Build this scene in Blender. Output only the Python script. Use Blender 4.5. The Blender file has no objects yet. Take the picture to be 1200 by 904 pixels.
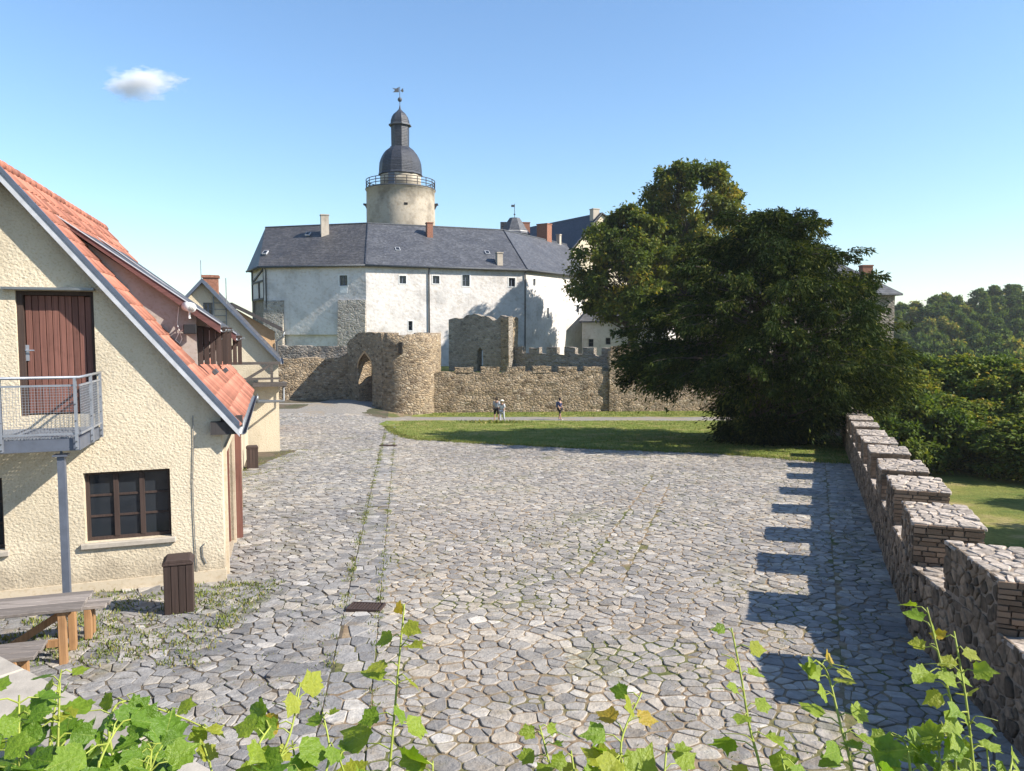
import bpy, bmesh, math, random
import numpy as np
from mathutils import Vector, Matrix
from mathutils.geometry import tessellate_polygon
random.seed(7)
RNG = np.random.default_rng(7)
SC = bpy.context.scene
COL = SC.collection

# ------------------------------------------------------------------ camera
CAM_H, FPX, PITCH = 3.8, 900.0, math.atan(64 / 900)
cam = bpy.data.objects.new('camera', bpy.data.cameras.new('camera'))
COL.objects.link(cam)
cam.location = (0, 0, CAM_H)
cam.rotation_euler = (math.pi / 2 - PITCH, 0, 0)
cam.data.sensor_width = 36
cam.data.lens = 27.0
cam.data.clip_start = 0.05
cam.data.clip_end = 12000
SC.camera = cam

# ------------------------------------------------------------------ sky, sun, exposure
SHADOW_AZ, SUN_EL = math.radians(-76), math.radians(36)          # azimuth clockwise from +Y
world = bpy.data.worlds.new('World'); SC.world = world; world.use_nodes = True
wn = world.node_tree; wn.nodes.clear()
sky = wn.nodes.new('ShaderNodeTexSky'); sky.sky_type = 'NISHITA'; sky.sun_disc = False
sky.sun_elevation = SUN_EL; sky.sun_rotation = SHADOW_AZ + math.pi
sky.altitude = 300; sky.air_density = 1.3; sky.dust_density = 0.3; sky.ozone_density = 6.0
bg = wn.nodes.new('ShaderNodeBackground'); bg.inputs['Strength'].default_value = 0.108
wo = wn.nodes.new('ShaderNodeOutputWorld')
wn.links.new(sky.outputs[0], bg.inputs[0]); wn.links.new(bg.outputs[0], wo.inputs[0])
sun = bpy.data.objects.new('sun', bpy.data.lights.new('sun', 'SUN')); COL.objects.link(sun)
sun.data.energy = 5.0; sun.data.angle = math.radians(0.5); sun.data.color = (1.0, 0.93, 0.82)
sdir = Vector((math.sin(SHADOW_AZ) * math.cos(SUN_EL), math.cos(SHADOW_AZ) * math.cos(SUN_EL), -math.sin(SUN_EL)))
sun.rotation_euler = sdir.to_track_quat('-Z', 'Y').to_euler()
sun.location = (40, -20, 60)
SC.view_settings.view_transform = 'Standard'; SC.view_settings.look = 'None'
SC.view_settings.exposure = 1.0; SC.view_settings.gamma = 1
SC.render.engine = 'CYCLES'
SC.cycles.use_denoising = True
SC.cycles.max_bounces = 6; SC.cycles.diffuse_bounces = 3; SC.cycles.volume_bounces = 4

# ------------------------------------------------------------------ pixel helpers (photo 1200 x 904)
CT, ST = math.cos(PITCH), math.sin(PITCH)
def ray(px, py):
    a, b = (px - 600) / FPX, (452 - py) / FPX
    return Vector((a, CT + b * ST, -ST + b * CT))
def at(px, py, y):
    r = ray(px, py); s = y / r.y
    return Vector((r.x * s, y, CAM_H + r.z * s))
def ss(a, b, x):
    t = min(1, max(0, (x - a) / (b - a))); return t * t * (3 - 2 * t)
def gz(x, y):                                   # height of the courtyard
    z = -0.05 * min(max(y, -5), 60) - 0.01 * max(0, min(y - 60, 20))
    z += 0.95 * ss(53, 65, y) * (1 - ss(-13.5, -8.5, x))      # the road climbs to the gate
    return z
def ground(px, py):
    r = ray(px, py); y = 20.0
    for _ in range(60):
        p = r * (y / r.y)
        z = gz(p.x, y)
        yn = (z - CAM_H) / (r.z / r.y)
        y = 0.5 * y + 0.5 * min(max(yn, 2), 90)
    p = r * (y / r.y)
    return Vector((p.x, y, gz(p.x, y)))

# ------------------------------------------------------------------ object helpers
def tag(o, label=None, cat=None, group=None, kind=None):
    if label: o['label'] = label
    if cat: o['category'] = cat
    if group: o['group'] = group
    if kind: o['kind'] = kind
    return o
def empty(name, loc, label, cat, group=None):
    o = bpy.data.objects.new(name, None); COL.objects.link(o)
    o.location = loc; o.empty_display_size = 0.3
    return tag(o, label, cat, group)
def link(name, me, parent=None, local=False):
    o = bpy.data.objects.new(name, me); COL.objects.link(o)
    if parent is not None:
        o.parent = parent
        if not local and parent.type == 'EMPTY':
            o.matrix_parent_inverse = Matrix.Translation(-Vector(parent.location))
    return o
def copy_tree(o, parent=None):
    c = o.copy(); COL.objects.link(c)
    if parent is not None:
        mpi = o.matrix_parent_inverse.copy(); c.parent = parent; c.matrix_parent_inverse = mpi
    for ch in list(o.children): copy_tree(ch, c)
    return c

class Fr:                                       # a local frame
    def __init__(s, o, ex, ey, ez=(0, 0, 1)):
        s.o, s.x, s.y, s.z = Vector(o), Vector(ex).normalized(), Vector(ey).normalized(), Vector(ez).normalized()
    def p(s, u, v, w): return s.o + s.x * u + s.y * v + s.z * w
    def hit(s, px, py, v=0.0):                  # pixel -> (u, w) on the plane at depth v
        r = ray(px, py); c = Vector((0, 0, CAM_H))
        n = s.x.cross(s.z)
        t = (s.o + s.y * v - c).dot(n) / r.dot(n)
        q = c + r * t - s.o
        return q.dot(s.x), q.dot(s.z)
W = Fr((0, 0, 0), (1, 0, 0), (0, 1, 0))

class MB:
    def __init__(s): s.v, s.f, s.r, s.cur = [], [], [], 0.5
    def add(s, vs, fs):
        b = len(s.v); s.v += [tuple(q) for q in vs]
        for f in fs: s.f.append(tuple(b + i for i in f)); s.r.append(s.cur)
        return s
    def box(s, fr, u0, u1, v0, v1, w0, w1):
        vs = [fr.p(u, v, w) for w in (w0, w1) for v in (v0, v1) for u in (u0, u1)]
        fs = [(0, 2, 3, 1), (4, 5, 7, 6), (0, 1, 5, 4), (2, 6, 7, 3), (0, 4, 6, 2), (1, 3, 7, 5)]
        if fr.x.cross(fr.y).dot(fr.z) < 0: fs = [f[::-1] for f in fs]
        return s.add(vs, fs)
    def tube(s, pts, rad, n=8, cap=True):
        pts = [Vector(p) for p in pts]; m = len(pts)
        rs = rad if isinstance(rad, (list, tuple)) else [rad] * m
        vs = []; up = None
        for i, p in enumerate(pts):
            d = (pts[min(i + 1, m - 1)] - pts[max(i - 1, 0)])
            d = d.normalized() if d.length > 1e-9 else Vector((0, 0, 1))
            if up is None: up = d.orthogonal().normalized()
            up = (up - d * up.dot(d)); up = up.normalized() if up.length > 1e-6 else d.orthogonal().normalized()
            b = d.cross(up)
            for k in range(n):
                a = 2 * math.pi * k / n
                vs.append(p + (up * math.cos(a) + b * math.sin(a)) * rs[i])
        fs = [(i * n + k, i * n + (k + 1) % n, (i + 1) * n + (k + 1) % n, (i + 1) * n + k) for i in range(m - 1) for k in range(n)]
        if cap: fs += [tuple(range(n))[::-1], tuple((m - 1) * n + k for k in range(n))]
        return s.add(vs, fs)
    def bar(s, a, b, w, h):                     # rectangular bar between two points
        a, b = Vector(a), Vector(b); d = (b - a).normalized()
        up = Vector((0, 0, 1)) if abs(d.z) < 0.95 else Vector((0, 1, 0))
        x = d.cross(up).normalized(); z = x.cross(d)
        return s.box(Fr(a, d, -x, z) if False else Fr(a, d, z.cross(d), z), 0, (b - a).length, -w / 2, w / 2, -h / 2, h / 2)
    def lathe(s, c, prof, n=32, rot=0.0):       # prof [(r, z)]
        vs, fs = [], []
        for r, z in prof:
            for k in range(n):
                a = 2 * math.pi * k / n + rot
                vs.append((c[0] + r * math.cos(a), c[1] + r * math.sin(a), c[2] + z))
        m = len(prof)
        fs = [(i * n + k, i * n + (k + 1) % n, (i + 1) * n + (k + 1) % n, (i + 1) * n + k) for i in range(m - 1) for k in range(n)]
        if prof[0][0] > 1e-4: fs.append(tuple(range(n))[::-1])
        if prof[-1][0] > 1e-4: fs.append(tuple((m - 1) * n + k for k in range(n)))
        return s.add(vs, fs)
    def prism(s, fr, poly, v0, v1):             # poly [(u, w)] extruded along v
        n = len(poly)
        ar = sum(poly[i][0] * poly[(i + 1) % n][1] - poly[(i + 1) % n][0] * poly[i][1] for i in range(n))
        if ar < 0: poly = poly[::-1]
        vs = [fr.p(u, v0, w) for u, w in poly] + [fr.p(u, v1, w) for u, w in poly]
        fs = [tuple(range(n)), tuple(range(n, 2 * n))[::-1]] + [((i + 1) % n, i, n + i, n + (i + 1) % n) for i in range(n)]
        if fr.x.cross(fr.y).dot(fr.z) < 0: fs = [f[::-1] for f in fs]
        return s.add(vs, fs)
    def holed(s, fr, outer, holes, v0, v1):     # wall panel with openings; v0 is the outer face
        loops = [outer] + holes
        tri = tessellate_polygon([[Vector((u, w, 0)) for u, w in l] for l in loops])
        flat = [q for l in loops for q in l]; n = len(flat)
        vs = [fr.p(u, v0, w) for u, w in flat] + [fr.p(u, v1, w) for u, w in flat]
        nf = fr.y * (-1 if v1 > v0 else 1)
        fs = []
        for t in tri:
            a, b, c = (vs[i] for i in t)
            if (b - a).cross(c - a).dot(nf) < 0: t = t[::-1]
            fs.append(tuple(t)); fs.append(tuple(n + i for i in t[::-1]))
        k = 0
        for l in loops:
            for i in range(len(l)): fs.append((k + i, k + (i + 1) % len(l), n + k + (i + 1) % len(l), n + k + i))
            k += len(l)
        return s.add(vs, fs)
    def mesh(s, name, mat, smooth=False):
        me = bpy.data.meshes.new(name); me.from_pydata(s.v, [], s.f)
        me.materials.append(mat)
        at_ = me.attributes.new('rnd', 'FLOAT', 'FACE'); at_.data.foreach_set('value', np.array(s.r, dtype=np.float32))
        if smooth: me.polygons.foreach_set('use_smooth', [True] * len(me.polygons))
        me.update(); return me
    def build(s, name, mat, parent=None, smooth=False, local=False, bevel=0):
        o = link(name, s.mesh(name, mat, smooth), parent, local)
        if bevel:
            b = o.modifiers.new('bevel', 'BEVEL'); b.width = bevel; b.segments = 1; b.limit_method = 'ANGLE'; b.angle_limit = 0.6
        return o

# ------------------------------------------------------------------ materials
class NG:
    def __init__(s, name):
        s.m = bpy.data.materials.new(name); s.m.use_nodes = True; s.t = s.m.node_tree; s.t.nodes.clear()
        s.out = s.n('OutputMaterial')
    def n(s, typ, **kw):
        nd = s.t.nodes.new('ShaderNode' + typ)
        for k, v in kw.items():
            if k in nd.inputs: s.set(nd.inputs[k], v)
            else: setattr(nd, k, v)
        return nd
    def set(s, inp, v):
        if isinstance(v, bpy.types.NodeSocket): s.t.links.new(v, inp)
        else: inp.default_value = v if not (isinstance(v, tuple) and len(v) == 3 and inp.type == 'RGBA') else (*v, 1)
    def co(s, scale=(1, 1, 1), rot=(0, 0, 0), kind='Object'):
        mp = s.n('Mapping'); s.set(mp.inputs[0], s.n('TexCoord').outputs[kind])
        mp.inputs['Scale'].default_value = scale; mp.inputs['Rotation'].default_value = rot
        return mp.outputs[0]
    def noise(s, vec, scale, detail=4, rough=0.55):
        nd = s.n('TexNoise'); s.set(nd.inputs['Vector'], vec); nd.inputs['Scale'].default_value = scale
        nd.inputs['Detail'].default_value = detail; nd.inputs['Roughness'].default_value = rough
        return nd.outputs[0]
    def ramp(s, fac, stops):
        r = s.n('ValToRGB'); e = r.color_ramp.elements
        while len(e) < len(stops): e.new(0.5)
        for i, (p, c) in enumerate(stops): e[i].position = p; e[i].color = (*c, 1) if not isinstance(c, (int, float)) else (c, c, c, 1)
        s.set(r.inputs[0], fac); return r.outputs[0]
    def mix(s, a, b, fac, mode='MIX'):
        m = s.n('Mix', data_type='RGBA', blend_type=mode)
        s.set(m.inputs[0], fac); s.set(m.inputs[6], a); s.set(m.inputs[7], b); return m.outputs[2]
    def math(s, op, a, b=0.0):
        m = s.n('Math', operation=op); s.set(m.inputs[0], a); s.set(m.inputs[1], b); return m.outputs[0]
    def attr(s, name='rnd'): return s.n('Attribute', attribute_name=name).outputs['Fac']
    def bump(s, h, strength=0.5, dist=0.02, normal=None):
        b = s.n('Bump'); b.inputs['Strength'].default_value = strength; b.inputs['Distance'].default_value = dist
        s.set(b.inputs['Height'], h)
        if normal is not None: s.set(b.inputs['Normal'], normal)
        return b.outputs[0]
    def done(s, col, rough=0.8, normal=None, metal=0.0, spec=0.3):
        p = s.n('BsdfPrincipled'); s.set(p.inputs['Base Color'], col); s.set(p.inputs['Roughness'], rough)
        p.inputs['Metallic'].default_value = metal; p.inputs['Specular IOR Level'].default_value = spec
        if normal is not None: s.set(p.inputs['Normal'], normal)
        s.t.links.new(p.outputs[0], s.out.inputs[0]); return s.m
def v3(c, k): return tuple(min(1, x * k) for x in c)

def simple(name, c, rough=0.6, metal=0.0, var=0.25, scale=6, bump=0.15, grain=(1, 1, 1), rv=0.25, spec=0.3):
    g = NG(name); co = g.co(grain)
    col = g.ramp(g.noise(co, scale, 6), [(0.3, v3(c, 1 - var)), (0.5, c), (0.72, v3(c, 1 + var))])
    r = g.attr(); k = g.ramp(r, [(0, 1 - rv), (1, 1 + rv * 0.6)])
    col = g.mix(col, k, 1.0, 'MULTIPLY')
    return g.done(col, rough, g.bump(g.noise(co, scale * 7, 4), bump, 0.01), metal, spec)

def plaster(name, c, scale=9.0, strength=0.9, dist=0.05, stain=0.25, base_dirt=None):
    g = NG(name); co = g.co()
    big = g.noise(co, 0.55, 5); fine = g.noise(g.co((1, 1, 1.15)), scale, 5, 0.6)
    vor = g.n('TexVoronoi', feature='SMOOTH_F1'); g.set(vor.inputs['Vector'], g.co((1, 1, 1.2))); vor.inputs['Scale'].default_value = scale * 0.9
    col = g.ramp(big, [(0.3, v3(c, 1 - stain)), (0.5, c), (0.7, v3(c, 1.06))])
    pit = g.ramp(fine, [(0.30, v3((0.80, 0.74, 0.66), 1)), (0.5, (1, 1, 1))])
    col = g.mix(col, pit, 0.8, 'MULTIPLY')
    streak = g.ramp(g.noise(g.co((2.2, 2.2, 0.18)), 1.3, 5), [(0.56, (1, 1, 1)), (0.75, (0.72, 0.69, 0.66))])
    col = g.mix(col, streak, stain * 1.6, 'MULTIPLY')
    if base_dirt is not None:                     # splash dirt and grime with ragged upper edge
        sz = g.n('SeparateXYZ'); g.set(sz.inputs[0], co)
        e = g.math('ADD', g.math('SUBTRACT', sz.outputs[2], base_dirt), g.math('MULTIPLY', g.noise(co, 2.5, 6), -1.6))
        col = g.mix(col, (0.30, 0.25, 0.185), g.ramp(g.math('ADD', e, .55), [(0.0, 0.75), (0.55, 0.0)]))
        col = g.mix(col, (0.36, 0.31, 0.24), g.ramp(g.noise(co, 1.1, 7, .65), [(0.58, 0.0), (0.72, 0.5)]))
    h = g.math('ADD', fine, g.math('MULTIPLY', vor.outputs[0], 0.6))
    return g.done(col, 0.9, g.bump(h, strength, dist), spec=0.15)

def rubble(name, tones, mortar, scale=3.2, zs=1.7, strength=1.0, dist=0.06, stain=0.4):
    g = NG(name); co0 = g.co((1, 1, zs))
    wob = g.n('Mix', data_type='VECTOR'); wob.inputs[0].default_value = 0.10
    nz = g.n('TexNoise'); g.set(nz.inputs['Vector'], co0); nz.inputs['Scale'].default_value = 4
    g.set(wob.inputs[4], co0); g.set(wob.inputs[5], nz.outputs['Color']); co = wob.outputs[1]
    v1 = g.n('TexVoronoi'); g.set(v1.inputs['Vector'], co); v1.inputs['Scale'].default_value = scale
    v2 = g.n('TexVoronoi', feature='DISTANCE_TO_EDGE'); g.set(v2.inputs['Vector'], co); v2.inputs['Scale'].default_value = scale
    sep = g.n('SeparateColor'); g.set(sep.inputs[0], v1.outputs['Color'])
    n = len(tones); col = g.ramp(sep.outputs[0], [(i / (n - 1), t) for i, t in enumerate(tones)])
    f = g.noise(co0, 14, 5)
    col = g.mix(col, g.ramp(f, [(0.25, (0.6, 0.58, 0.55)), (0.6, (1.1, 1.08, 1.05))]), 0.8, 'MULTIPLY')
    edge = g.ramp(v2.outputs[0], [(0.0, 0.0), (0.13, 1.0)])
    col = g.mix(mortar, col, edge)
    st = g.ramp(g.noise(g.co((1, 1, 0.5)), 0.45, 6), [(0.4, (1, 1, 1)), (0.72, (0.55, 0.53, 0.5))])
    col = g.mix(col, st, stain, 'MULTIPLY')
    h = g.math('ADD', g.ramp(v2.outputs[0], [(0, 0.0), (0.22, 1.0)]), g.math('MULTIPLY', f, 0.7))
    return g.done(col, 0.9, g.bump(h, strength, dist), spec=0.15)

def wood(name, c, axis=(1, 1, 12), rough=0.7, var=0.35, rv=0.35):
    g = NG(name); s = tuple(1.0 / a * 4 if a > 1 else 14 for a in axis)
    gr = g.noise(g.co(s), 3, 6, 0.65)
    col = g.ramp(gr, [(0.3, v3(c, 1 - var)), (0.5, c), (0.75, v3(c, 1 + var))])
    col = g.mix(col, g.ramp(g.attr(), [(0, 1 - rv), (1, 1 + rv * 0.5)]), 1.0, 'MULTIPLY')
    wear = g.ramp(g.noise(g.co((2, 2, 2)), 2.3, 5), [(0.55, (1, 1, 1)), (0.75, (0.7, 0.68, 0.66))])
    col = g.mix(col, wear, 0.7, 'MULTIPLY')
    return g.done(col, rough, g.bump(gr, 0.35, 0.006))

def slate(name, c, sc=7.0):
    g = NG(name); co = g.co((1, 1, 1.5))
    v = g.n('TexVoronoi'); g.set(v.inputs['Vector'], co); v.inputs['Scale'].default_value = sc * 0.6
    sep = g.n('SeparateColor'); g.set(sep.inputs[0], v.outputs['Color'])
    col = g.ramp(sep.outputs[0], [(0, v3(c, 0.72)), (0.6, c), (1, v3(c, 1.38))])
    col = g.mix(col, g.ramp(g.noise(g.co(), 0.5, 6), [(0.35, (0.75, 0.75, 0.78)), (0.65, (1.15, 1.13, 1.1))]), 0.8, 'MULTIPLY')
    w = g.n('TexWave', wave_type='BANDS', bands_direction='Z'); g.set(w.inputs[0], g.co()); w.inputs['Scale'].default_value = 1.6
    w.inputs['Distortion'].default_value = 0.6; w.inputs['Detail'].default_value = 2
    col = g.mix(col, g.ramp(w.outputs['Fac'], [(0.0, (0.72, 0.72, 0.74)), (0.35, (1, 1, 1))]), 0.75, 'MULTIPLY')
    return g.done(col, 0.55, g.bump(g.math('ADD', sep.outputs[0], w.outputs['Fac']), 0.6, 0.03), spec=0.45)

def leafmat(name, stops, trans=0.35, rough=0.55, spec=0.3, crinkle=0):
    g = NG(name); col = g.ramp(g.attr(), stops)
    col = g.mix(col, g.ramp(g.noise(g.co(), 0.6, 3), [(0.3, (0.75, 0.75, 0.75)), (0.7, (1.15, 1.12, 1.0))]), 0.8, 'MULTIPLY')
    p = g.n('BsdfPrincipled'); g.set(p.inputs['Base Color'], col); p.inputs['Roughness'].default_value = rough
    p.inputs['Specular IOR Level'].default_value = spec
    if crinkle:
        sxy = g.n('SeparateXYZ'); g.set(sxy.inputs[0], g.co()); ang = g.math('ARCTAN2', sxy.outputs[0], g.math('ADD', sxy.outputs[1], -.02))
        vn = g.ramp(g.math('ABSOLUTE', g.math('SINE', g.math('MULTIPLY', ang, 3.4))), [(0.0, 1.0), (0.10, 0.0)])
        col = g.mix(col, (.42, .48, .10), g.math('MULTIPLY', vn, .55))
        nb = g.bump(g.noise(g.co(), 6, 4, .6), .35, .04); g.set(p.inputs['Normal'], nb)
        col2 = g.mix(col, g.ramp(g.noise(g.co(), 9, 4), [(.35, (.7, .75, .6)), (.65, (1.15, 1.12, 1.1))]), .7, 'MULTIPLY'); g.set(p.inputs['Base Color'], col2)
    t = g.n('BsdfTranslucent'); g.set(t.inputs[0], g.mix(col, (1.0, 1.0, 0.35), 0.9, 'MULTIPLY'))
    m = g.n('MixShader'); m.inputs[0].default_value = trans
    g.t.links.new(p.outputs[0], m.inputs[1]); g.t.links.new(t.outputs[0], m.inputs[2]); g.t.links.new(m.outputs[0], g.out.inputs[0])
    return g.m

MT = {}
MT['plaster'] = plaster('cream_roughcast', (0.53, 0.46, 0.345), 24.0, 0.9, 0.017, 0.24)
MT['plaster_near'] = plaster('cream_roughcast_splashed', (0.56, 0.485, 0.365), 26.0, 0.9, 0.017, 0.24, base_dirt=-0.66)
MT['plinth'] = plaster('smooth_cream_render', (0.47, 0.40, 0.30), 14, 0.25, 0.01, 0.3)
MT['pink'] = plaster('pinkish_render', (0.34, 0.30, 0.275), 16, 0.4, 0.01, 0.2)
MT['ochre'] = plaster('ochre_render', (0.46, 0.30, 0.17), 12, 0.4, 0.01, 0.2)
MT['white'] = plaster('white_lime_render', (0.60, 0.57, 0.545), 3.0, 0.7, 0.05, 0.26)
MT['grey_render'] = plaster('grey_tower_render', (0.40, 0.35, 0.28), 2.5, 0.5, 0.05, 0.42)
MT['rub'] = rubble('courtyard_rubble', [(0.13, 0.095, 0.065), (0.31, 0.235, 0.155), (0.40, 0.31, 0.21), (0.21, 0.165, 0.12), (0.48, 0.40, 0.30)], (0.29, 0.23, 0.16), 3.6)
MT['rubdark'] = rubble('dark_and_shaded_rubble', [(0.16, 0.14, 0.12), (0.30, 0.26, 0.22), (0.22, 0.19, 0.16), (0.38, 0.34, 0.29)], (0.30, 0.27, 0.23), 3.0)  # dark walls; also paints the shade on gatehouse front and inner parapet
MT['rubgrey'] = rubble('grey_rubble', [(0.22, 0.20, 0.18), (0.42, 0.38, 0.33), (0.32, 0.29, 0.25), (0.5, 0.46, 0.4)], (0.45, 0.41, 0.36), 2.6)
MT['slate'] = slate('blue_grey_slate', (0.070, 0.073, 0.083))
MT['slate_old'] = slate('brown_grey_slate', (0.066, 0.063, 0.064))
MT['slate_dark'] = slate('dome_slate', (0.030, 0.034, 0.047), 9)
MT['lead'] = simple('lead_sheet', (0.075, 0.08, 0.09), 0.6, 0.2)
MT['gutter'] = simple('zinc_gutter', (0.20, 0.21, 0.22), 0.45, 0.6, 0.2)
MT['galv'] = simple('galvanised_steel', (0.30, 0.32, 0.36), 0.45, 0.5, 0.15)
MT['bluesteel'] = simple('blue_grey_painted_steel', (0.11, 0.125, 0.16), 0.5, 0.2, 0.15)
MT['brownwood'] = wood('brown_painted_boards', (0.165, 0.072, 0.055), (1, 1, 12))
MT['darkwood'] = wood('dark_brown_wood', (0.055, 0.036, 0.030), (1, 1, 12))
MT['greywood'] = wood('weathered_grey_wood', (0.22, 0.19, 0.17), (12, 1, 1))
MT['tanwood'] = wood('orange_tan_wood', (0.34, 0.19, 0.09), (1, 1, 12))
MT['oldwood'] = wood('grey_brown_old_timber', (0.085, 0.072, 0.064), (12, 12, 1))
MT['beam'] = wood('black_timber', (0.05, 0.045, 0.045), (1, 1, 12))
MT['redbrown'] = wood('redbrown_fascia', (0.13, 0.055, 0.05), (12, 12, 1))
MT['bargeboard'] = simple('pale_grey_verge_board', (0.42, 0.43, 0.46), 0.6, 0, 0.15)
MT['vergemetal'] = simple('dark_verge_metal', (0.10, 0.12, 0.16), 0.45, 0.3, 0.15)
MT['tile'] = simple('red_clay_tile', (0.33, 0.135, 0.092), 0.8, 0, 0.25, 9, 0.3, rv=0.35)
MT['brick'] = simple('red_chimney_brick', (0.25, 0.115, 0.075), 0.85, 0, 0.35, 12, 0.4)
MT['greybrick'] = simple('weathered_brick', (0.235, 0.155, 0.10), 0.9, 0, 0.4, 14, 0.6, rv=0.45)
MT['mortar'] = simple('lime_mortar', (0.25, 0.20, 0.155), 0.95, 0, 0.35, 14, 1.0)
MT['wallstone'] = simple('wall_stone', (0.205, 0.15, 0.102), 0.9, 0, 0.45, 14, 1.0, rv=0.6)
MT['capstone'] = simple('cap_stone', (0.40, 0.335, 0.275), 0.9, 0, 0.45, 16, 1.0, rv=0.3)
MT['sandstone'] = simple('pale_coping_stone', (0.36, 0.32, 0.27), 0.85, 0, 0.15, 9, 0.3)
MT['chim'] = plaster('chimney_render', (0.42, 0.37, 0.31), 8, 0.3, 0.01, 0.3)
MT['whitepaint'] = simple('white_paint', (0.72, 0.72, 0.70), 0.5, 0, 0.08)
MT['blackplastic'] = simple('black_plastic', (0.02, 0.02, 0.022), 0.5, 0, 0.1)
g = NG('window_glass'); MT['glass'] = g.done((0.018, 0.022, 0.028), 0.08, g.bump(g.noise(g.co(), 2.0, 2), 0.08, 0.01), spec=0.5)
g = NG('dark_void'); MT['void'] = g.done((0.012, 0.011, 0.010), 0.9)
# courtyard ground
g = NG('courtyard_soil'); co = g.co()
soil = g.ramp(g.noise(co, 5, 7), [(0.3, (0.13, 0.092, 0.058)), (0.55, (0.25, 0.185, 0.12)), (0.75, (0.33, 0.26, 0.18))])
moss = g.ramp(g.noise(co, 17, 4), [(0.3, (0.05, 0.07, 0.018)), (0.7, (0.13, 0.145, 0.045))])
soil = g.mix(soil, moss, g.ramp(g.noise(co, 0.55, 5), [(0.48, 0.0), (0.60, 0.85)]))
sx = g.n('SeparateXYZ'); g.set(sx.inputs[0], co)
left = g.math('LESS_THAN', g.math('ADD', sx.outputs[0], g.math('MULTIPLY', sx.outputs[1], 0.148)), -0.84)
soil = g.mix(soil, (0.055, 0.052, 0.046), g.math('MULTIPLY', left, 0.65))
MT['soil'] = g.done(soil, 0.95, g.bump(g.noise(co, 30, 4), 0.6, 0.02), spec=0.1)
g = NG('gravel_path'); co = g.co()
c = g.ramp(g.noise(co, 9, 6), [(0.3, (0.17, 0.157, 0.14)), (0.6, (0.27, 0.25, 0.225)), (0.8, (0.37, 0.345, 0.31))])
c = g.mix(c, (0.30, 0.22, 0.13), g.ramp(g.noise(co, 0.5, 5), [(0.5, 0.0), (0.68, 0.6)]))
MT['gravel'] = g.done(c, 0.95, g.bump(g.noise(co, 14, 4), 0.6, 0.04), spec=0.1)
g = NG('lawn_grass'); co = g.co()
c = g.ramp(g.noise(co, .7, 7, .7), [(0.3, (0.10, 0.14, 0.028)), (0.5, (0.17, 0.205, 0.045)), (0.66, (0.34, 0.285, 0.12))])
c = g.mix(c, g.ramp(g.noise(co, 14, 4), [(0.3, 0.7), (0.7, 1.2)]), 0.8, 'MULTIPLY')
MT['lawn'] = g.done(c, 0.9, g.bump(g.noise(co, 30, 4), 0.8, 0.05), spec=0.1)
g = NG('outer_meadow'); co = g.co()
c = g.ramp(g.noise(co, 0.30, 6), [(0.36, (0.10, 0.135, 0.03)), (0.52, (0.19, 0.19, 0.05)), (0.66, (0.36, 0.28, 0.14))])
c = g.mix(c, g.ramp(g.noise(co, 6, 5), [(0.3, 0.65), (0.7, 1.2)]), 0.8, 'MULTIPLY')
MT['meadow'] = g.done(c, 0.95, g.bump(g.noise(co, 12, 4), 0.8, 0.08), spec=0.1)
# paving stones
def paving(name, stops):
    g = NG(name); co = g.co()
    c = g.ramp(g.attr(), stops)
    c = g.mix(c, g.ramp(g.noise(co, 7, 6), [(0.3, (0.72, 0.70, 0.68)), (0.65, (1.12, 1.11, 1.10))]), 0.75, 'MULTIPLY')
    c = g.mix(c, (0.23, 0.18, 0.12), g.ramp(g.noise(co, 2.6, 7, .7), [(0.50, 0.0), (0.68, 0.6)]))
    c = g.mix(c, (0.13, 0.13, 0.045), g.ramp(g.noise(g.co((1.3, .8, 1)), 0.7, 7, .7), [(0.56, 0.0), (0.72, 0.55)]))
    c = g.mix(c, g.ramp(g.noise(co, 0.16, 5), [(0.35, (.84, .84, .86)), (0.65, (1.1, 1.08, 1.04))]), 1.0, 'MULTIPLY')
    h = g.math('ADD', g.noise(co, 22, 6, 0.65), g.math('MULTIPLY', g.noise(co, 5, 3), 1.5))
    return g.done(c, 0.78, g.bump(h, 0.8, 0.025), spec=0.25)
MT['pave_l'] = paving('blue_grey_paving', [(0, (0.17, 0.168, 0.168)), (0.3, (0.245, 0.24, 0.236)), (0.75, (0.315, 0.305, 0.292)), (0.93, (0.37, 0.34, 0.295)), (1, (0.47, 0.455, 0.43))])
MT['pave_r'] = paving('pale_warm_paving', [(0, (0.20, 0.19, 0.18)), (0.25, (0.28, 0.264, 0.244)), (0.7, (0.355, 0.33, 0.298)), (0.92, (0.40, 0.355, 0.295)), (1, (0.47, 0.45, 0.415))])
# foliage
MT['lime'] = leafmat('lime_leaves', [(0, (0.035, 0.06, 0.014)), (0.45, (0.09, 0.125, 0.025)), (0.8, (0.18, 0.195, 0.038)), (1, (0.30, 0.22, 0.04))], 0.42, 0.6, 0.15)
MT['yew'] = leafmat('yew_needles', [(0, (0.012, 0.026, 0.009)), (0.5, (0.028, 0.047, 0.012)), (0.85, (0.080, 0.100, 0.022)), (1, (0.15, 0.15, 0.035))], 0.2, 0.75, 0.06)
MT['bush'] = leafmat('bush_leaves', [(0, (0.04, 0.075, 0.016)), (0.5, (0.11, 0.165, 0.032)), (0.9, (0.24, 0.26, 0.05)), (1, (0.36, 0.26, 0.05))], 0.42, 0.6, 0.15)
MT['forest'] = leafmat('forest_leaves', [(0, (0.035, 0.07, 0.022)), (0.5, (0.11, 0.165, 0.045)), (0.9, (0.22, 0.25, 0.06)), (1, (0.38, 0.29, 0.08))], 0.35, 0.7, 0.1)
MT['vine'] = leafmat('vine_leaves', [(0, (0.05, 0.13, 0.015)), (0.45, (0.17, 0.31, 0.025)), (0.85, (0.34, 0.42, 0.045)), (1, (0.50, 0.36, 0.05))], 0.5, 0.42, 0.45, 1)
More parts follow.
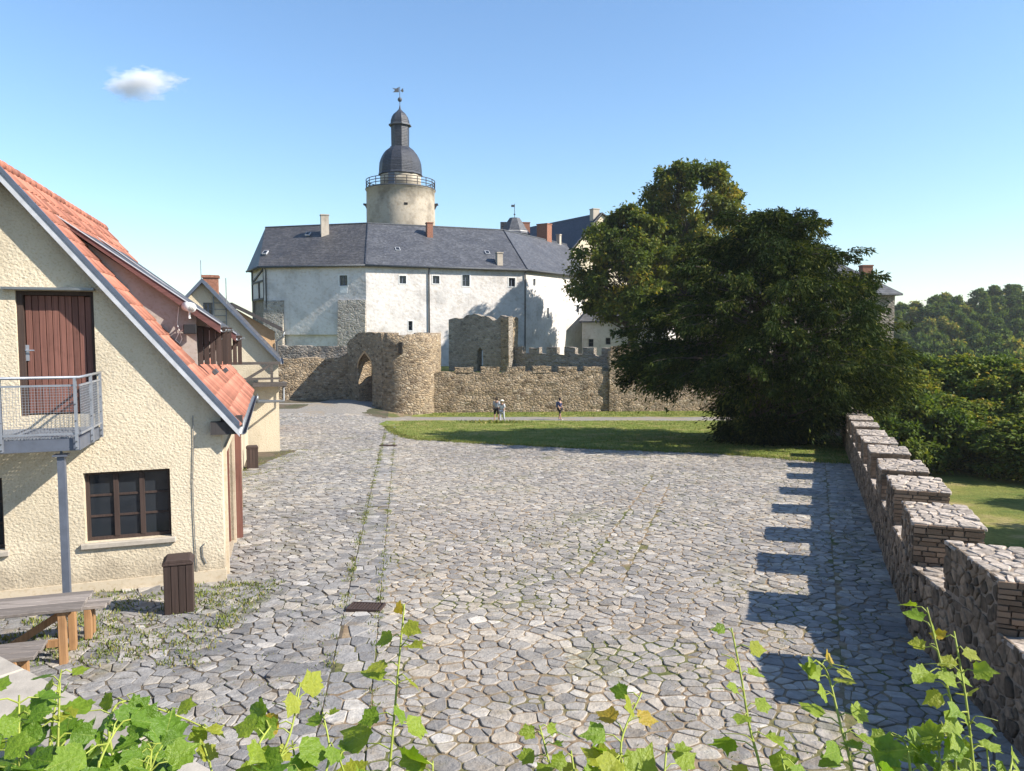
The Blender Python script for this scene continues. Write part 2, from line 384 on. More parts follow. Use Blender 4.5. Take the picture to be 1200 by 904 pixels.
MT['tuft'] = leafmat('grass_tufts', [(0, (0.10, 0.15, 0.03)), (0.6, (0.20, 0.25, 0.06)), (1, (0.40, 0.32, 0.14))], 0.35)
MT['bark'] = simple('bark', (0.075, 0.06, 0.048), 0.95, 0, 0.4, 8, 1.0, (1, 1, 0.25))
MT['vinestem'] = simple('vine_stem', (0.26, 0.30, 0.05), 0.6, 0, 0.3, 20, 0.1)

# ------------------------------------------------------------------ key lines of the place
def wall_x(y): return 1.42 + 0.398 * y + 0.2 * max(0.0, 10.6 - y)     # inner face of the right wall, with its bend near the camera
def out_z(x, y):
    z = -0.05 * min(max(y, -40), 60) - 2.6
    z -= 17 * ss(66, 135, y + 0.15 * x)
    z += 42 * math.exp(-(((x - 235) / 120) ** 2 + ((y - 300) / 85) ** 2))
    z -= 9 * ss(45, 120, x) * (1 - ss(120, 200, y))
    return z
lawn_px = [(452, 500), (463, 508), (482, 515), (560, 520), (700, 527), (840, 532), (940, 540), (998, 544)]
lawn_front = [ground(*p) for p in lawn_px]
def lawn_y(x):
    pts = [(p.x, p.y) for p in lawn_front]
    if x <= pts[0][0]: return 99
    for (x0, y0), (x1, y1) in zip(pts, pts[1:]):
        if x0 <= x <= x1: return y0 + (y1 - y0) * (x - x0) / (x1 - x0)
    return pts[-1][1]

# ------------------------------------------------------------------ terrain sheets
def sheet(name, xs, ys, fz, mat, keep=None):
    idx = {}; vs = []; fs = []
    for j, y in enumerate(ys):
        for i, x in enumerate(xs):
            xx, yy = (x(y) if callable(x) else x), y
            idx[i, j] = len(vs); vs.append((xx, yy, fz(xx, yy)))
    for j in range(len(ys) - 1):
        for i in range(len(xs) - 1):
            f = (idx[i, j], idx[i + 1, j], idx[i + 1, j + 1], idx[i, j + 1])
            if keep is None or keep(*[sum(vs[k][a] for k in f) / 4 for a in (0, 1)]): fs.append(f)
    mb = MB(); mb.add(vs, fs)
    return tag(mb.build(name, mat, smooth=True), kind='structure')
xs = [-900, -600, -300, -150, -80, -45] + list(range(-30, 121, 6)) + [140, 170, 200, 230, 260, 300, 340, 400, 500, 700, 900]
ys = [-300, -150, -60, -30, -15] + list(range(0, 140, 6)) + [150, 170, 190, 210, 230, 250, 270, 290, 310, 330, 360, 400, 460, 560, 700, 900]
terrain = sheet('terrain', xs, ys, out_z, MT['meadow'])
tag(terrain, 'grassy slope outside the wall, running down into the wooded valley')
# courtyard base sheet, right edge follows the wall
fx = [(lambda y, t=t: -60 + (wall_x(y) + 0.45 + 60) * t) for t in (0, .2, .4, .5, .56, .6, .64, .68, .72, .76, .8, .84, .88, .92, .96, 1)]
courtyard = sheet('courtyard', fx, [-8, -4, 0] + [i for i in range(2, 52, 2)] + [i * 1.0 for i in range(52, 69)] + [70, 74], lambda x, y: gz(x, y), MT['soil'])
tag(courtyard, 'sloping courtyard paved with irregular flat stones')
# gravel road and path beyond the stones
def strip_sheet(name, lo, hi, nx, mat, lift, label):
    """sheet between two polylines lo/hi (lists of ground points, same count)"""
    vs, fs = [], []
    n = len(lo)
    for a, b in zip(lo, hi):
        for k in range(nx + 1):
            q = Vector(a).lerp(Vector(b), k / nx); vs.append((q.x, q.y, gz(q.x, q.y) + lift))
    for i in range(n - 1):
        for k in range(nx):
            j = i * (nx + 1) + k; fs.append((j, j + 1, j + nx + 2, j + nx + 1))
    mb = MB(); mb.add(vs, fs); o = mb.build(name, mat, smooth=True)
    bm = bmesh.new(); bm.from_mesh(o.data); bmesh.ops.recalc_face_normals(bm, faces=bm.faces)
    if sum(f.normal.z for f in bm.faces) < 0: bmesh.ops.reverse_faces(bm, faces=bm.faces)
    bm.to_mesh(o.data); bm.free()
    return tag(o, label, kind='structure')
def G(px, py): return ground(px, py)
def GY(px, y): 
    x = (px - 600) / 900 * y; return Vector((x, y, 0))
# road from the stones to the gate
road = strip_sheet('gravel_road', [GY(326, 57), GY(326, 58), GY(325, 59), GY(325, 60), GY(322, 63), GY(320, 68)],
                   [GY(458, 57), GY(458, 58), GY(457, 59), GY(456, 60), GY(450, 63), GY(446, 68)], 10, MT['gravel'], 0.008, 'grey gravel road climbing to the gate')
xsl = np.linspace(-9.2, 18.5, 34)
def lf(x):
    return min(56.0, max(lawn_y(x), (x - 1.9) / 0.398)) if x > lawn_front[0].x else 56.0
lawn = strip_sheet('lawn', [Vector((x, lf(x) if x > lawn_front[0].x else 52.5, 0)) for x in xsl], [Vector((x, 56.2 + 0.25 * math.sin(x * 0.9), 0)) for x in xsl], 12, MT['lawn'], 0.03, 'mown lawn with dry patches in front of the battlement wall')
path = strip_sheet('gravel_path', [Vector((x, 56.0, 0)) for x in np.linspace(-11, 24, 30)], [Vector((x, 61.0 + 0.2 * math.sin(x), 0)) for x in np.linspace(-11, 24, 30)], 5, MT['gravel'], 0.014, 'pale gravel path behind the lawn')
verge = strip_sheet('grass_verge', [Vector((x, 60.3 + 0.2 * math.sin(x * 1.3), 0)) for x in np.linspace(-8, 24, 30)], [Vector((x, 66.5, 0)) for x in np.linspace(-8, 24, 30)], 5, MT['lawn'], 0.03, 'grass strip along the foot of the battlement wall')
# castle terrace
tb = MB()
def tz(x, y): return 0.0
tpoly = [(-6.5, 65.0), (24, 67.5), (40, 75), (55, 130), (-40, 130), (-40, 84), (-24, 74), (-9, 70)]
tb.add([(x, y, 0) for x, y in tpoly], [tuple(range(len(tpoly)))])
tag(tb.build('castle_terrace', MT['lawn']), 'grassy terrace at the foot of the white castle', kind='structure')

# ------------------------------------------------------------------ Voronoi stones
def clip(poly, nx, ny, d):                      # keep nx*x+ny*y <= d
    out = []; n = len(poly)
    for i in range(n):
        a, b = poly[i], poly[(i + 1) % n]
        da, db = nx * a[0] + ny * a[1] - d, nx * b[0] + ny * b[1] - d
        if da <= 0: out.append(a)
        if (da < 0 < db) or (db < 0 < da):
            t = da / (da - db); out.append((a[0] + (b[0] - a[0]) * t, a[1] + (b[1] - a[1]) * t))
    return out
def area(p): return 0.5 * abs(sum(p[i][0] * p[(i + 1) % len(p)][1] - p[(i + 1) % len(p)][0] * p[i][1] for i in range(len(p))))
def voronoi(x0, x1, y0, y1, sx, sy, inside, lines=(), jit=0.46, drop=0.12, rnd=random, wvar=0.0):
    nx, ny = int((x1 - x0) / sx) + 1, int((y1 - y0) / sy) + 1
    seeds = {}; wt = {}
    for j in range(ny):
        for i in range(nx):
            x = x0 + (i + 0.5 + (j % 2) * 0.5 - 0.25 + rnd.uniform(-jit, jit)) * sx; y = y0 + (j + 0.5 + rnd.uniform(-jit, jit)) * sy
            if rnd.random() < drop or not inside(x, y): continue
            seeds[i, j] = (x, y); wt[i, j] = rnd.uniform(0, 1) ** 2 * wvar * sx * sy
    cells = []
    for (i, j), (x, y) in seeds.items():
        R = 2.4 * max(sx, sy)
        p = [(x - R, y - R), (x + R, y - R), (x + R, y + R), (x - R, y + R)]
        nb = []
        for b in range(-3, 4):
            for a in range(-3, 4):
                q = seeds.get((i + a, j + b))
                if q and (a or b): nb.append(((q[0] - x) ** 2 + (q[1] - y) ** 2, q, wt[i, j] - wt[i + a, j + b]))
        nb.sort()
        rmax = 2 * R * R
        for dd, q, dw in nb:
            if dd > 4.6 * rmax: break
            dx, dy = q[0] - x, q[1] - y
            p2 = clip(p, dx, dy, (q[0] ** 2 + q[1] ** 2 - x * x - y * y + dw) / 2)
            if p2 is not p and len(p2) >= 3:
                p = p2; rmax = max((c[0] - x) ** 2 + (c[1] - y) ** 2 for c in p)
        for (ax, ay, ad, *lim) in lines:
            if lim and not lim[0] < y < lim[1]: continue
            s = 1 if ax * x + ay * y <= ad else -1
            if abs(ax * x + ay * y - ad) < R: p = clip(p, s * ax, s * ay, s * ad)
            if len(p) < 3: break
        if len(p) >= 3 and area(p) > 0.1 * sx * sy: cells.append(((x, y), p))
    return cells
def inset(p, c, g):
    """pull the outline in by about g and round its corners"""
    out = []
    for q in p:
        dx, dy = q[0] - c[0], q[1] - c[1]; l = math.hypot(dx, dy)
        if l < 1e-5: continue
        k = max(0.35, 1 - g * 1.25 / l); out.append((c[0] + dx * k, c[1] + dy * k))
    return out
def chaikin(p, t=0.22):
    out = []
    n = len(p)
    for i in range(n):
        a, b = p[i], p[(i + 1) % n]
        out += [(a[0] + (b[0] - a[0]) * t, a[1] + (b[1] - a[1]) * t), (a[0] + (b[0] - a[0]) * (1 - t), a[1] + (b[1] - a[1]) * (1 - t))]
    return out
def clean(p, e=0.02):
    out = []
    for q in p:
        if not out or math.hypot(q[0] - out[-1][0], q[1] - out[-1][1]) > e: out.append(q)
    if len(out) > 1 and math.hypot(out[0][0] - out[-1][0], out[0][1] - out[-1][1]) <= e: out.pop()
    return out
def stone(mb, fn, p, h, b, tilt, near, sink=0.03):
    """fn(x, y, h) -> 3D; p outline, h top height, b bevel"""
    n = len(p)
    cx, cy = sum(q[0] for q in p) / n, sum(q[1] for q in p) / n
    tx, ty = tilt
    vs = [fn(x, y, -sink) for x, y in p]
    vs += [fn(x, y, h - b * 0.8 + tx * (x - cx) + ty * (y - cy)) for x, y in p]
    top = inset(p, (cx, cy), b)
    if len(top) != n: return
    vs += [fn(x, y, h + tx * (x - cx) + ty * (y - cy)) for x, y in top]
    fs = []
    for i in range(n):
        k = (i + 1) % n
        fs += [(i, k, n + k, n + i), (n + i, n + k, 2 * n + k, 2 * n + i)]
    fs.append(tuple(range(2 * n, 3 * n)))
    mb.add(vs, fs)
# strip (gutter) and joint lines
def ga(y): return -2.25 - 0.145 * (y - 12.9)
def line(x0, y0, dx, dy):
    l = math.hypot(dx, dy); nx, ny = dy / l, -dx / l
    return (nx, ny, nx * x0 + ny * y0)
LG_R = line(ga(12.9), 12.9, -0.145, 1); LG_L = line(ga(12.9) - 0.55, 12.9, -0.148, 1)
LINES = [LG_R, LG_L, (*line(1.93, 16.2, .275, .96), 14.0, 27.0), (*line(2.75, 16.2, .265, .96), 13.5, 25.0), line(wall_x(20) - 1.0, 20, .398, 1)]
house_line = line(-5.15, 13.5, -0.2924, 0.9563)
def in_yard(x, y):
    if y > lawn_y(x) - 0.15: return False
    if x > wall_x(y) - 0.03: return False
    if ga(y) - 0.55 < x < ga(y): return False
    if y > 13.3 and house_line[0] * x + house_line[1] * y < house_line[2] - 0.1 and y < 21.5: return False
    if x < -0.70 * y - 0.6 or x > 0.70 * y + 0.6: return False
    if x < -9.6 and y < 36: return False
    if y > 47 and x > lawn_front[0].x: return False
    if y > 36 and x < -0.305 * y: return False
    if y < 13.6 and x < -4.9 and (x + 5.15) * 0.342 - (y - 13.5) * 0.94 < 0.05: return False
    return True
cells = voronoi(-20, 18, 6.4, 58, 0.195, 0.158, in_yard, LINES, jit=0.49, drop=0.16, rnd=random.Random(3), wvar=0.55)
# rows of squared setts in the drainage strip
cells += voronoi(-10, 0, 6.4, 50, 0.24, 0.30, lambda x, y: ga(y) - 0.55 < x < ga(y) and y < lawn_y(x) and abs(x) < .7 * y + .6, [LG_R, LG_L], jit=0.34, drop=0.05, rnd=random.Random(5))
def in_frame(x, y):
    return y > 7.0 and abs(x) < 0.68 * y
scored = []
for c, p in cells:
    scored.append((area(p) / c[1] ** 3 if in_frame(*c) else 0, c, p))
scored.sort(key=lambda t: -t[0])
far_l, far_r = MB(), MB()
rs = random.Random(11)
def yard(x, y, h): return (x, y, gz(x, y) + h)
for k, (s, c, p) in enumerate(scored):
    leftside = c[0] < ga(c[1]) + 0.1
    near = c[1] < 17
    p = clean(p, 0.03)
    if len(p) < 3: continue
    p = inset(p, c, rs.uniform(0.006, 0.014) if leftside else rs.uniform(0.008, 0.020))
    if near: p = chaikin(p, 0.09 if leftside else 0.14)
    elif not leftside: p = chaikin(p, 0.14) if c[1] < 20 else p
    if len(p) < 3: continue
    h = rs.uniform(0.005, 0.018) if not leftside else rs.uniform(0.006, 0.022)
    tilt = (rs.gauss(0, 0.03), rs.gauss(0, 0.03)) if not leftside else (rs.gauss(0, 0.035), rs.gauss(0.0, 0.04))
    mb = MB() if k < 300 else (far_l if leftside else far_r)
    mb.cur = rs.random() ** (1.1)
    stone(mb, yard, p, h, rs.uniform(0.004, 0.009), tilt, near)
    if k < 300:
        mb.build('paving_stone', MT['pave_l'] if leftside else MT['pave_r'], courtyard)
tag(far_l.build('paving_stones', MT['pave_l'], courtyard), kind='stuff')
tag(far_r.build('paving_stones', MT['pave_r'], courtyard), kind='stuff')

# ------------------------------------------------------------------ numpy leaf meshes
def leaf_mesh(name, P, D, L, Wd, mat, fold=0.25, rnd=None, seed=0, nrm=None):
    """P (n,3) base points, D (n,3) unit directions, L lengths, Wd widths"""
    r = np.random.default_rng(seed); n = len(P)
    a = nrm if nrm is not None else r.normal(size=(n, 3)); b = np.cross(D, a); b /= np.linalg.norm(b, axis=1, keepdims=True) + 1e-9
    c = np.cross(b, D)
    L = L[:, None]; Wd = Wd[:, None]
    v = np.empty((n, 4, 3)); mid = P + D * L * 0.45
    v[:, 0] = P; v[:, 2] = P + D * L - c * L * 0.12
    v[:, 1] = mid + b * Wd * 0.5 + c * Wd * fold; v[:, 3] = mid - b * Wd * 0.5 + c * Wd * fold
    me = bpy.data.meshes.new(name)
    me.vertices.add(4 * n); me.vertices.foreach_set('co', v.reshape(-1).astype(np.float32))
    k = np.arange(n)[:, None] * 4
    tri = np.concatenate([k + np.array([[0, 1, 2]]), k + np.array([[0, 2, 3]])], axis=1).reshape(-1)
    me.loops.add(6 * n); me.loops.foreach_set('vertex_index', tri.astype(np.int32))
    me.polygons.add(2 * n); me.polygons.foreach_set('loop_start', np.arange(0, 6 * n, 3, dtype=np.int32))
    me.update(calc_edges=True)
    rv = rnd if rnd is not None else r.random(n)
    at_ = me.attributes.new('rnd', 'FLOAT', 'FACE'); at_.data.foreach_set('value', np.repeat(rv, 2).astype(np.float32))
    me.materials.append(mat); return me
def unit(a): return a / (np.linalg.norm(a, axis=-1, keepdims=True) + 1e-9)

# grass tufts in the joints, at the wall feet and along the lawn edge
P, D, L = [], [], []
rs = random.Random(21)
def tuft(x, y, n, h, sp, z=None):
    for _ in range(n):
        P.append((x + rs.gauss(0, sp), y + rs.gauss(0, sp), (gz(x, y) if z is None else z) + 0.005))
        d = Vector((rs.gauss(0, .45), rs.gauss(0, .45), 1)).normalized(); D.append(tuple(d)); L.append(h * rs.uniform(.5, 1.2))
for _ in range(3600):
    x, y = rs.uniform(-9, 11), rs.uniform(7, 36)
    if not in_yard(x, y): continue
    m = math.sin(x * 1.3 + 2) * math.sin(y * 0.55 + x * .3) + 0.5 * math.sin(x * 3.1) * math.sin(y * 1.7)
    if m > 0.40: tuft(x, y, 9, 0.035, 0.06)
for _ in range(260):                             # along the strip
    y = rs.uniform(8, 46); tuft(ga(y) - rs.choice([0.56, 0.0, 0.58]), y, 12, 0.06, 0.05)
for _ in range(330):                             # weeds by the left house and the tables
    x, y = rs.uniform(-7.2, -4.0), rs.uniform(9.5, 13.4)
    if in_yard(x, y): tuft(x, y, 14, 0.07, 0.08)
for _ in range(200):
    y = rs.uniform(22, 36); x = -10.2 + (y - 22) * -0.02 + abs(rs.gauss(0, .8)); tuft(x, y, 10, 0.06, 0.1)
for p0, p1 in zip(lawn_front, lawn_front[1:]):
    for _ in range(150):
        t = rs.random(); q = p0.lerp(p1, t); tuft(q.x + rs.gauss(0, .1), q.y + rs.gauss(0.1, .22), 10, 0.10, 0.10)
me = leaf_mesh('grass_tufts', np.array(P), np.array(D), np.array(L), np.array(L) * 0.28, MT['tuft'], seed=3)
tag(link('grass_tufts', me), 'short weeds and grass growing in the paving joints', 'grass', kind='stuff')
P, D, L = [], [], []                             # the lawn itself
for _ in range(26000):
    x = rs.uniform(-8, 18); y = rs.uniform(31, 56)
    if y < lawn_y(x) or x < lawn_front[0].x + .4 or x > wall_x(y): continue
    tuft(x, y, 2, 0.09, 0.1)
for _ in range(5000):
    x = rs.uniform(-7, 20); y = rs.uniform(60.6, 65); tuft(x, y, 2, 0.12, 0.12)
for _ in range(300): tuft(rs.gauss(-1.3, 1.0), rs.gauss(54.0, .35), 2, 0.24, 0.08)     # tall dry clump
me = leaf_mesh('lawn_blades', np.array(P), np.array(D), np.array(L), np.array(L) * 0.3, MT['tuft'], seed=4)
tag(link('lawn_blades', me, lawn), 'grass blades of the lawn', kind='stuff')

# ------------------------------------------------------------------ right battlement wall
TH = 0.92
root = empty('battlement_wall', (wall_x(10) + 0.4, 10, gz(5, 10)), 'long brown rubble parapet with square merlons running along the right of the courtyard', 'wall')
wdir = Vector((0.398, 1, 0)).normalized(); wout = Vector((wdir.y, -wdir.x, 0))
cw = wdir.y
class Bent(Fr):
    def p(s, u, v, w): return s.o + s.x * u + s.y * (v + 0.19 * max(0.0, 10.6 / cw - u)) + s.z * w
WF = Bent((1.42, 0, 0), wdir, wout)              # u along, v outward, w up
def pz(u): return -0.05 * u * cw                 # ground under station u
PAR, TOP = 1.02, 1.70
mer = []
ends = [9.55, 12.25, 14.95, 17.7, 20.75, 23.9, 27.2, 30.4, 33.6, 36.8, 40.0, 43.2, 46.4, 49.6, 52.8, 56.0]
for k, e in enumerate(ends): mer.append(((e - 1.40 - (0, .06, -.05, .1, -.08, .03)[k % 6]) / cw, (e + (0, 0, .05, -.06, .04, -.03)[k % 6]) / cw))
mer.insert(0, (5.3 / cw, 6.75 / cw))
core = MB()
u = 3.5
while u < 63:                                    # core follows the slope in short lengths
    u2 = min(63, u + 1.5)
    v = [WF.p(a, b, w) for a, b, w in ((u, .03, -6), (u2, .03, -6), (u2, TH - .03, -6), (u, TH - .03, -6), (u, .03, pz(u) + PAR - .03), (u2, .03, pz(u2) + PAR - .03), (u2, TH - .03, pz(u2) + PAR - .03), (u, TH - .03, pz(u) + PAR - .03))]
    core.add(v, [(0, 3, 2, 1), (4, 5, 6, 7), (0, 1, 5, 4), (1, 2, 6, 5), (2, 3, 7, 6), (3, 0, 4, 7)]); u = u2
core.build('wall_core', MT['mortar'], root)
rs = random.Random(31)
def wf_in(u, w, h): return WF.p(u, -h + 0.03, w)
def wf_top(base):
    return lambda u, v, h: WF.p(u, v, base(u) + h)
stones = []          # (score, fn, poly, h, mat, center)
cl = voronoi(5.4, 62, 0, PAR, 0.20, 0.115, lambda u, w: 0 < w < PAR, [(0, 1, 0), (0, 1, PAR)], jit=0.48, rnd=rs, drop=0.14, wvar=0.6)
for c, p in cl:
    stones.append((c[0], (lambda u, w, h: WF.p(u, -h + 0.03, w + pz(u))), clip(clip(p, 0, 1, PAR), 0, -1, 0.05), rs.uniform(.012, .032), 'wallstone', c))
cl = voronoi(5.4, 62, 0, TH, 0.26, 0.22, lambda u, v: 0 < v < TH, [], jit=0.45, rnd=rs, drop=0.1)
for c, p in cl:      # crenel floors
    if any(a - .05 < c[0] < b + .05 for a, b in mer): continue
    p = clip(clip(p, 0, 1, TH), 0, -1, 0.0)
    for a, b in mer:
        if abs(c[0] - a) < .6 and c[0] < a: p = clip(p, 1, 0, a)
        if abs(c[0] - b) < .6 and c[0] > b: p = clip(p, -1, 0, -b)
    stones.append((c[0], (lambda u, v, h: WF.p(u, v, pz(u) + PAR - .03 + h)), p, rs.uniform(.012, .03), 'capstone', c))
rest = {'wallstone': MB(), 'capstone': MB()}
stones.sort(key=lambda t: t[0])
cnt = {'wallstone': 0, 'capstone': 0}
def put(st, fn, p, h, m, c, parent, name, limit):
    p = clean(p, 0.02)
    if len(p) < 3 or area(p) < 0.004: return
    cc = (sum(q[0] for q in p) / len(p), sum(q[1] for q in p) / len(p))
    p = inset(p, cc, rs.uniform(.004, .026))
    if st < 22: p = chaikin(p, 0.12)
    if len(p) < 3: return
    q = fn(cc[0], cc[1], 0)
    vis = q[1] > 7.2
    own = cnt[m] < limit and vis
    mb = MB() if own else rest[m]
    mb.cur = rs.random()
    stone(mb, fn, p, h, .012, (rs.gauss(0, .05), rs.gauss(0, .05)), True, 0.02)
    if own: cnt[m] += 1; mb.build(name, MT[m], parent)
for (st, fn, p, h, m, c) in stones: put(st, fn, p, h, m, c, root, 'wall_stone' if m == 'wallstone' else 'cap_stone', 150 if m == 'wallstone' else 50)
bk = MB(); bk.box(W, -.5, .5, 0, 1, -.5, .5); brick_me = []
for k in range(4):
    b = MB(); b.cur = k / 3.0
    q = [(-.5, -.5), (.5, -.5), (.5, .5), (-.5, .5)]
    j = [(x * (1 - rs.uniform(0, .08)), y * (1 - rs.uniform(0, .12))) for x, y in q]
    b.prism(W, j, -1.0, 1.0); brick_me.append(b.mesh('brick', MT['greybrick']))
for i, (a, b) in enumerate(mer):
    mc = MB(); base = pz((a + b) / 2); top = base + TOP + rs.uniform(-.07, .05); b0 = base + PAR - .12
    mc.box(WF, a + .02, b - .02, .03, TH - .03, b0, top - .03)
    mo = mc.build('merlon', MT['mortar'], root)
    far = a > 24
    # inner face stones
    cl = voronoi(a, b, base + PAR, top, 0.20, 0.105, lambda u, w: a < u < b and base + PAR < w < top, [(1, 0, a), (1, 0, b), (0, 1, base + PAR), (0, 1, top)], rnd=rs, drop=.08)
    for c, p in cl:
        p = clip(clip(clip(clip(p, 1, 0, b), -1, 0, -a), 0, 1, top), 0, -1, -(base + PAR))
        put(a, (lambda u, w, h: WF.p(u, -h + 0.03, w)), p, rs.uniform(.012, .032), 'wallstone', c, mo, 'wall_stone', 230)
    # cap
    cl = voronoi(a, b, 0, TH, 0.19, 0.15, lambda u, v: a < u < b and 0 < v < TH, [], rnd=rs, drop=.12, wvar=.5)
    for c, p in cl:
        p = clip(clip(clip(clip(p, 1, 0, b + rs.uniform(-.02, .03)), -1, 0, -a + rs.uniform(-.02, .035)), 0, 1, TH + .02), 0, -1, rs.uniform(-.02, .035))
        put(a, (lambda u, v, h, tp=top: WF.p(u, v, tp - .03 + h)), p, rs.uniform(.012, .028), 'capstone', c, mo, 'cap_stone', 130)
    # brick faces of the crenel sides
    rows = 9; rhs = [rs.uniform(.6, 1.4) for _ in range(rows)]; rk = (top - .02 - base - PAR) / sum(rhs); rhs = [x * rk for x in rhs]
    near_br = i in (1, 2, 3, 4)
    joined = MB()
    for side, uu in ((-1, a), (1, b)):
        if side == 1 and not far: pass
        for r in range(rows):
            hh = rhs[r]; v = 0.02 - rs.uniform(0, .16)
            while v < TH - .02:
                L_ = rs.uniform(.12, .34); v0, v1 = max(.02, v), min(TH - .02, v + L_ - .014)
                v += L_
                if v1 - v0 < .04: continue
                w0 = base + PAR + sum(rhs[:r]); q = rs.uniform(.0, .025)
                if near_br and side == -1:
                    o = link('brick', rs.choice(brick_me), mo)
                    cc = WF.p(uu + .03 - q, (v0 + v1) / 2, w0 + hh / 2)
                    o.matrix_basis = Matrix.Translation(cc) @ Matrix(((wout.x, wdir.x, 0), (wout.y, wdir.y, 0), (0, 0, 1))).to_4x4() @ Matrix.Diagonal((v1 - v0, .04, hh - .012, 1))
                else:
                    joined.cur = rs.random()
                    joined.box(WF, min(uu, uu - side * .05) - (q if side < 0 else 0), max(uu, uu - side * .05) + (q if side > 0 else 0), v0, v1, w0, w0 + hh - .012)
    if joined.v: tag(joined.build('bricks', MT['greybrick'], mo), kind='stuff')
# outer face, plain
ob = MB()
for k in range(30):
    ua, ub = 5 + k * 1.9, 5 + (k + 1) * 1.9
    ob.add([WF.p(ua, TH, -7), WF.p(ub, TH, -7), WF.p(ub, TH, pz(ub) + PAR - .04), WF.p(ua, TH, pz(ua) + PAR - .04)], [(0, 1, 2, 3)])
ob.build('outer_face', MT['rubdark'], root)
for m in rest: tag(rest[m].build('wall_stones' if m == 'wallstone' else 'cap_stones', MT[m], root), kind='stuff')

# ------------------------------------------------------------------ left house with balcony
gc = Vector((-5.15, 13.5, 0)); gc.z = gz(gc.x, gc.y) - 0.02
HX, HY = Vector((math.sin(math.radians(70)), math.cos(math.radians(70)), 0)), Vector((-math.sin(math.radians(17)), math.cos(math.radians(17)), 0))
H = Fr(gc, HX, HY)
house = empty('gabled_house', gc, 'cream roughcast house with red tiled roof, steel balcony and brown loft door', 'house')
def rect(px0, py0, px1, py1, fr=H, v=0):
    (u0, w1), (u1, w0) = fr.hit(px0, py0, v), fr.hit(px1, py1, v)
    return u0, u1, w0, w1
ue, we = H.hit(281, 500, -0.23); ut, wt = H.hit(0, 199, -0.23)
SL = (wt - we) / (ue - ut)                       # roof slope (rise per metre)
RU = ut - 0.06                                   # ridge position
def rw(u): return we + (ue - u) * SL             # roof surface height
wh = rw(0) - 0.22                                # wall height at the corner
# openings
wx0, wx1 = H.hit(97, 553)[0], H.hit(199, 553)[0]; wy1 = H.hit(148, 552)[1]; wy0 = H.hit(148, 633)[1]
dx0, dx1 = H.hit(17, 340)[0], H.hit(109, 340)[0]; dy1 = H.hit(60, 341)[1]; dy0 = H.hit(60, 487)[1]
lx1 = H.hit(4, 600)[0]; lx0 = lx1 - 1.1
def rc(u0, u1, w0, w1): return [(u0, w0), (u1, w0), (u1, w1), (u0, w1)]
LE = 2 * RU
gable = [(LE, -1.5), (0, -1.5), (0, wh), (RU, rw(RU) - .22), (LE, wh)]
mb = MB(); mb.holed(H, gable, [rc(wx0, wx1, wy0, wy1), rc(dx0, dx1, dy0, dy1), rc(lx0, lx1, wy0, wy1)], 0, 0.42)
HL = 7.7
gd0, gd1 = 0.35, 2.9                              # side gate
# side wall faces +u : a frame with x along v
HS = Fr(H.o, HY, -HX)
mb.holed(HS, [(0.42, -1.5), (HL, -1.5), (HL, wh), (0.42, wh)], [rc(.6, 3.1, -0.05, 2.25), rc(4.6, 5.9, -.3, 2.1)], 0.0, 0.4)
mb.box(H, LE, 0, HL - .4, HL, -1.5, wh)
mb.build('wall', MT['plaster_near'], house)
mb = MB(); mb.box(H, LE, 0.03, -0.03, 0.1, -1.5, H.hit(100, 683)[1]); mb.build('plinth', MT['plinth'], house)
# ground floor window: three sashes of three panes
def window(parent, fr, u0, u1, w0, w1, cols, rows, fm, v=0.12, name='window', t=0.06, sill=None, pane_m='glass'):
    m = MB(); m.box(fr, u0, u0 + t, v, v + .08, w0, w1); m.box(fr, u1 - t, u1, v, v + .08, w0, w1)
    m.box(fr, u0 + t, u1 - t, v, v + .08, w0, w0 + t); m.box(fr, u0 + t, u1 - t, v, v + .08, w1 - t, w1)
    cu = [(u0 + t) + (u1 - u0 - 2 * t) * i / cols for i in range(cols + 1)]
    for c in cu[1:-1]: m.box(fr, c - t * .62, c + t * .62, v - .012, v + .07, w0 + t + .001, w1 - t - .001)
    cwv = [(w0 + t) + (w1 - w0 - 2 * t) * i / rows for i in range(rows + 1)]
    for i in range(cols):
        a = cu[i] + (t * .62 if i else 0) + .001; b = cu[i + 1] - (t * .62 if i < cols - 1 else 0) - .001
        for c in cwv[1:-1]: m.box(fr, a, b, v + .012, v + .055, c - t * .3, c + t * .3)
    o = m.build(name, fm, parent)
    for i in range(cols):
        for j in range(rows):
            q = MB(); e = .002
            q.box(fr, cu[i] + e, cu[i + 1] - e, v + .032, v + .045, cwv[j] + e, cwv[j + 1] - e); q.build('pane', MT[pane_m], o)
    if sill:
        q = MB(); q.box(fr, u0 - sill, u1 + sill, -sill, v, w0 - .10, w0 - .002); q.build('sill', MT['sandstone'], o, bevel=.015)
    return o
window(house, H, wx0, wx1, wy0, wy1, 3, 3, MT['darkwood'], 0.14, sill=0.07)
window(house, H, lx0, lx1, wy0, wy1, 2, 3, MT['darkwood'], 0.14, sill=0.07)
mb = MB(); mb.box(H, lx0 - .3, wx1 + .2, .6, .63, wy0 - .2, wy1 + .2); mb.build('room_back', MT['void'], house)
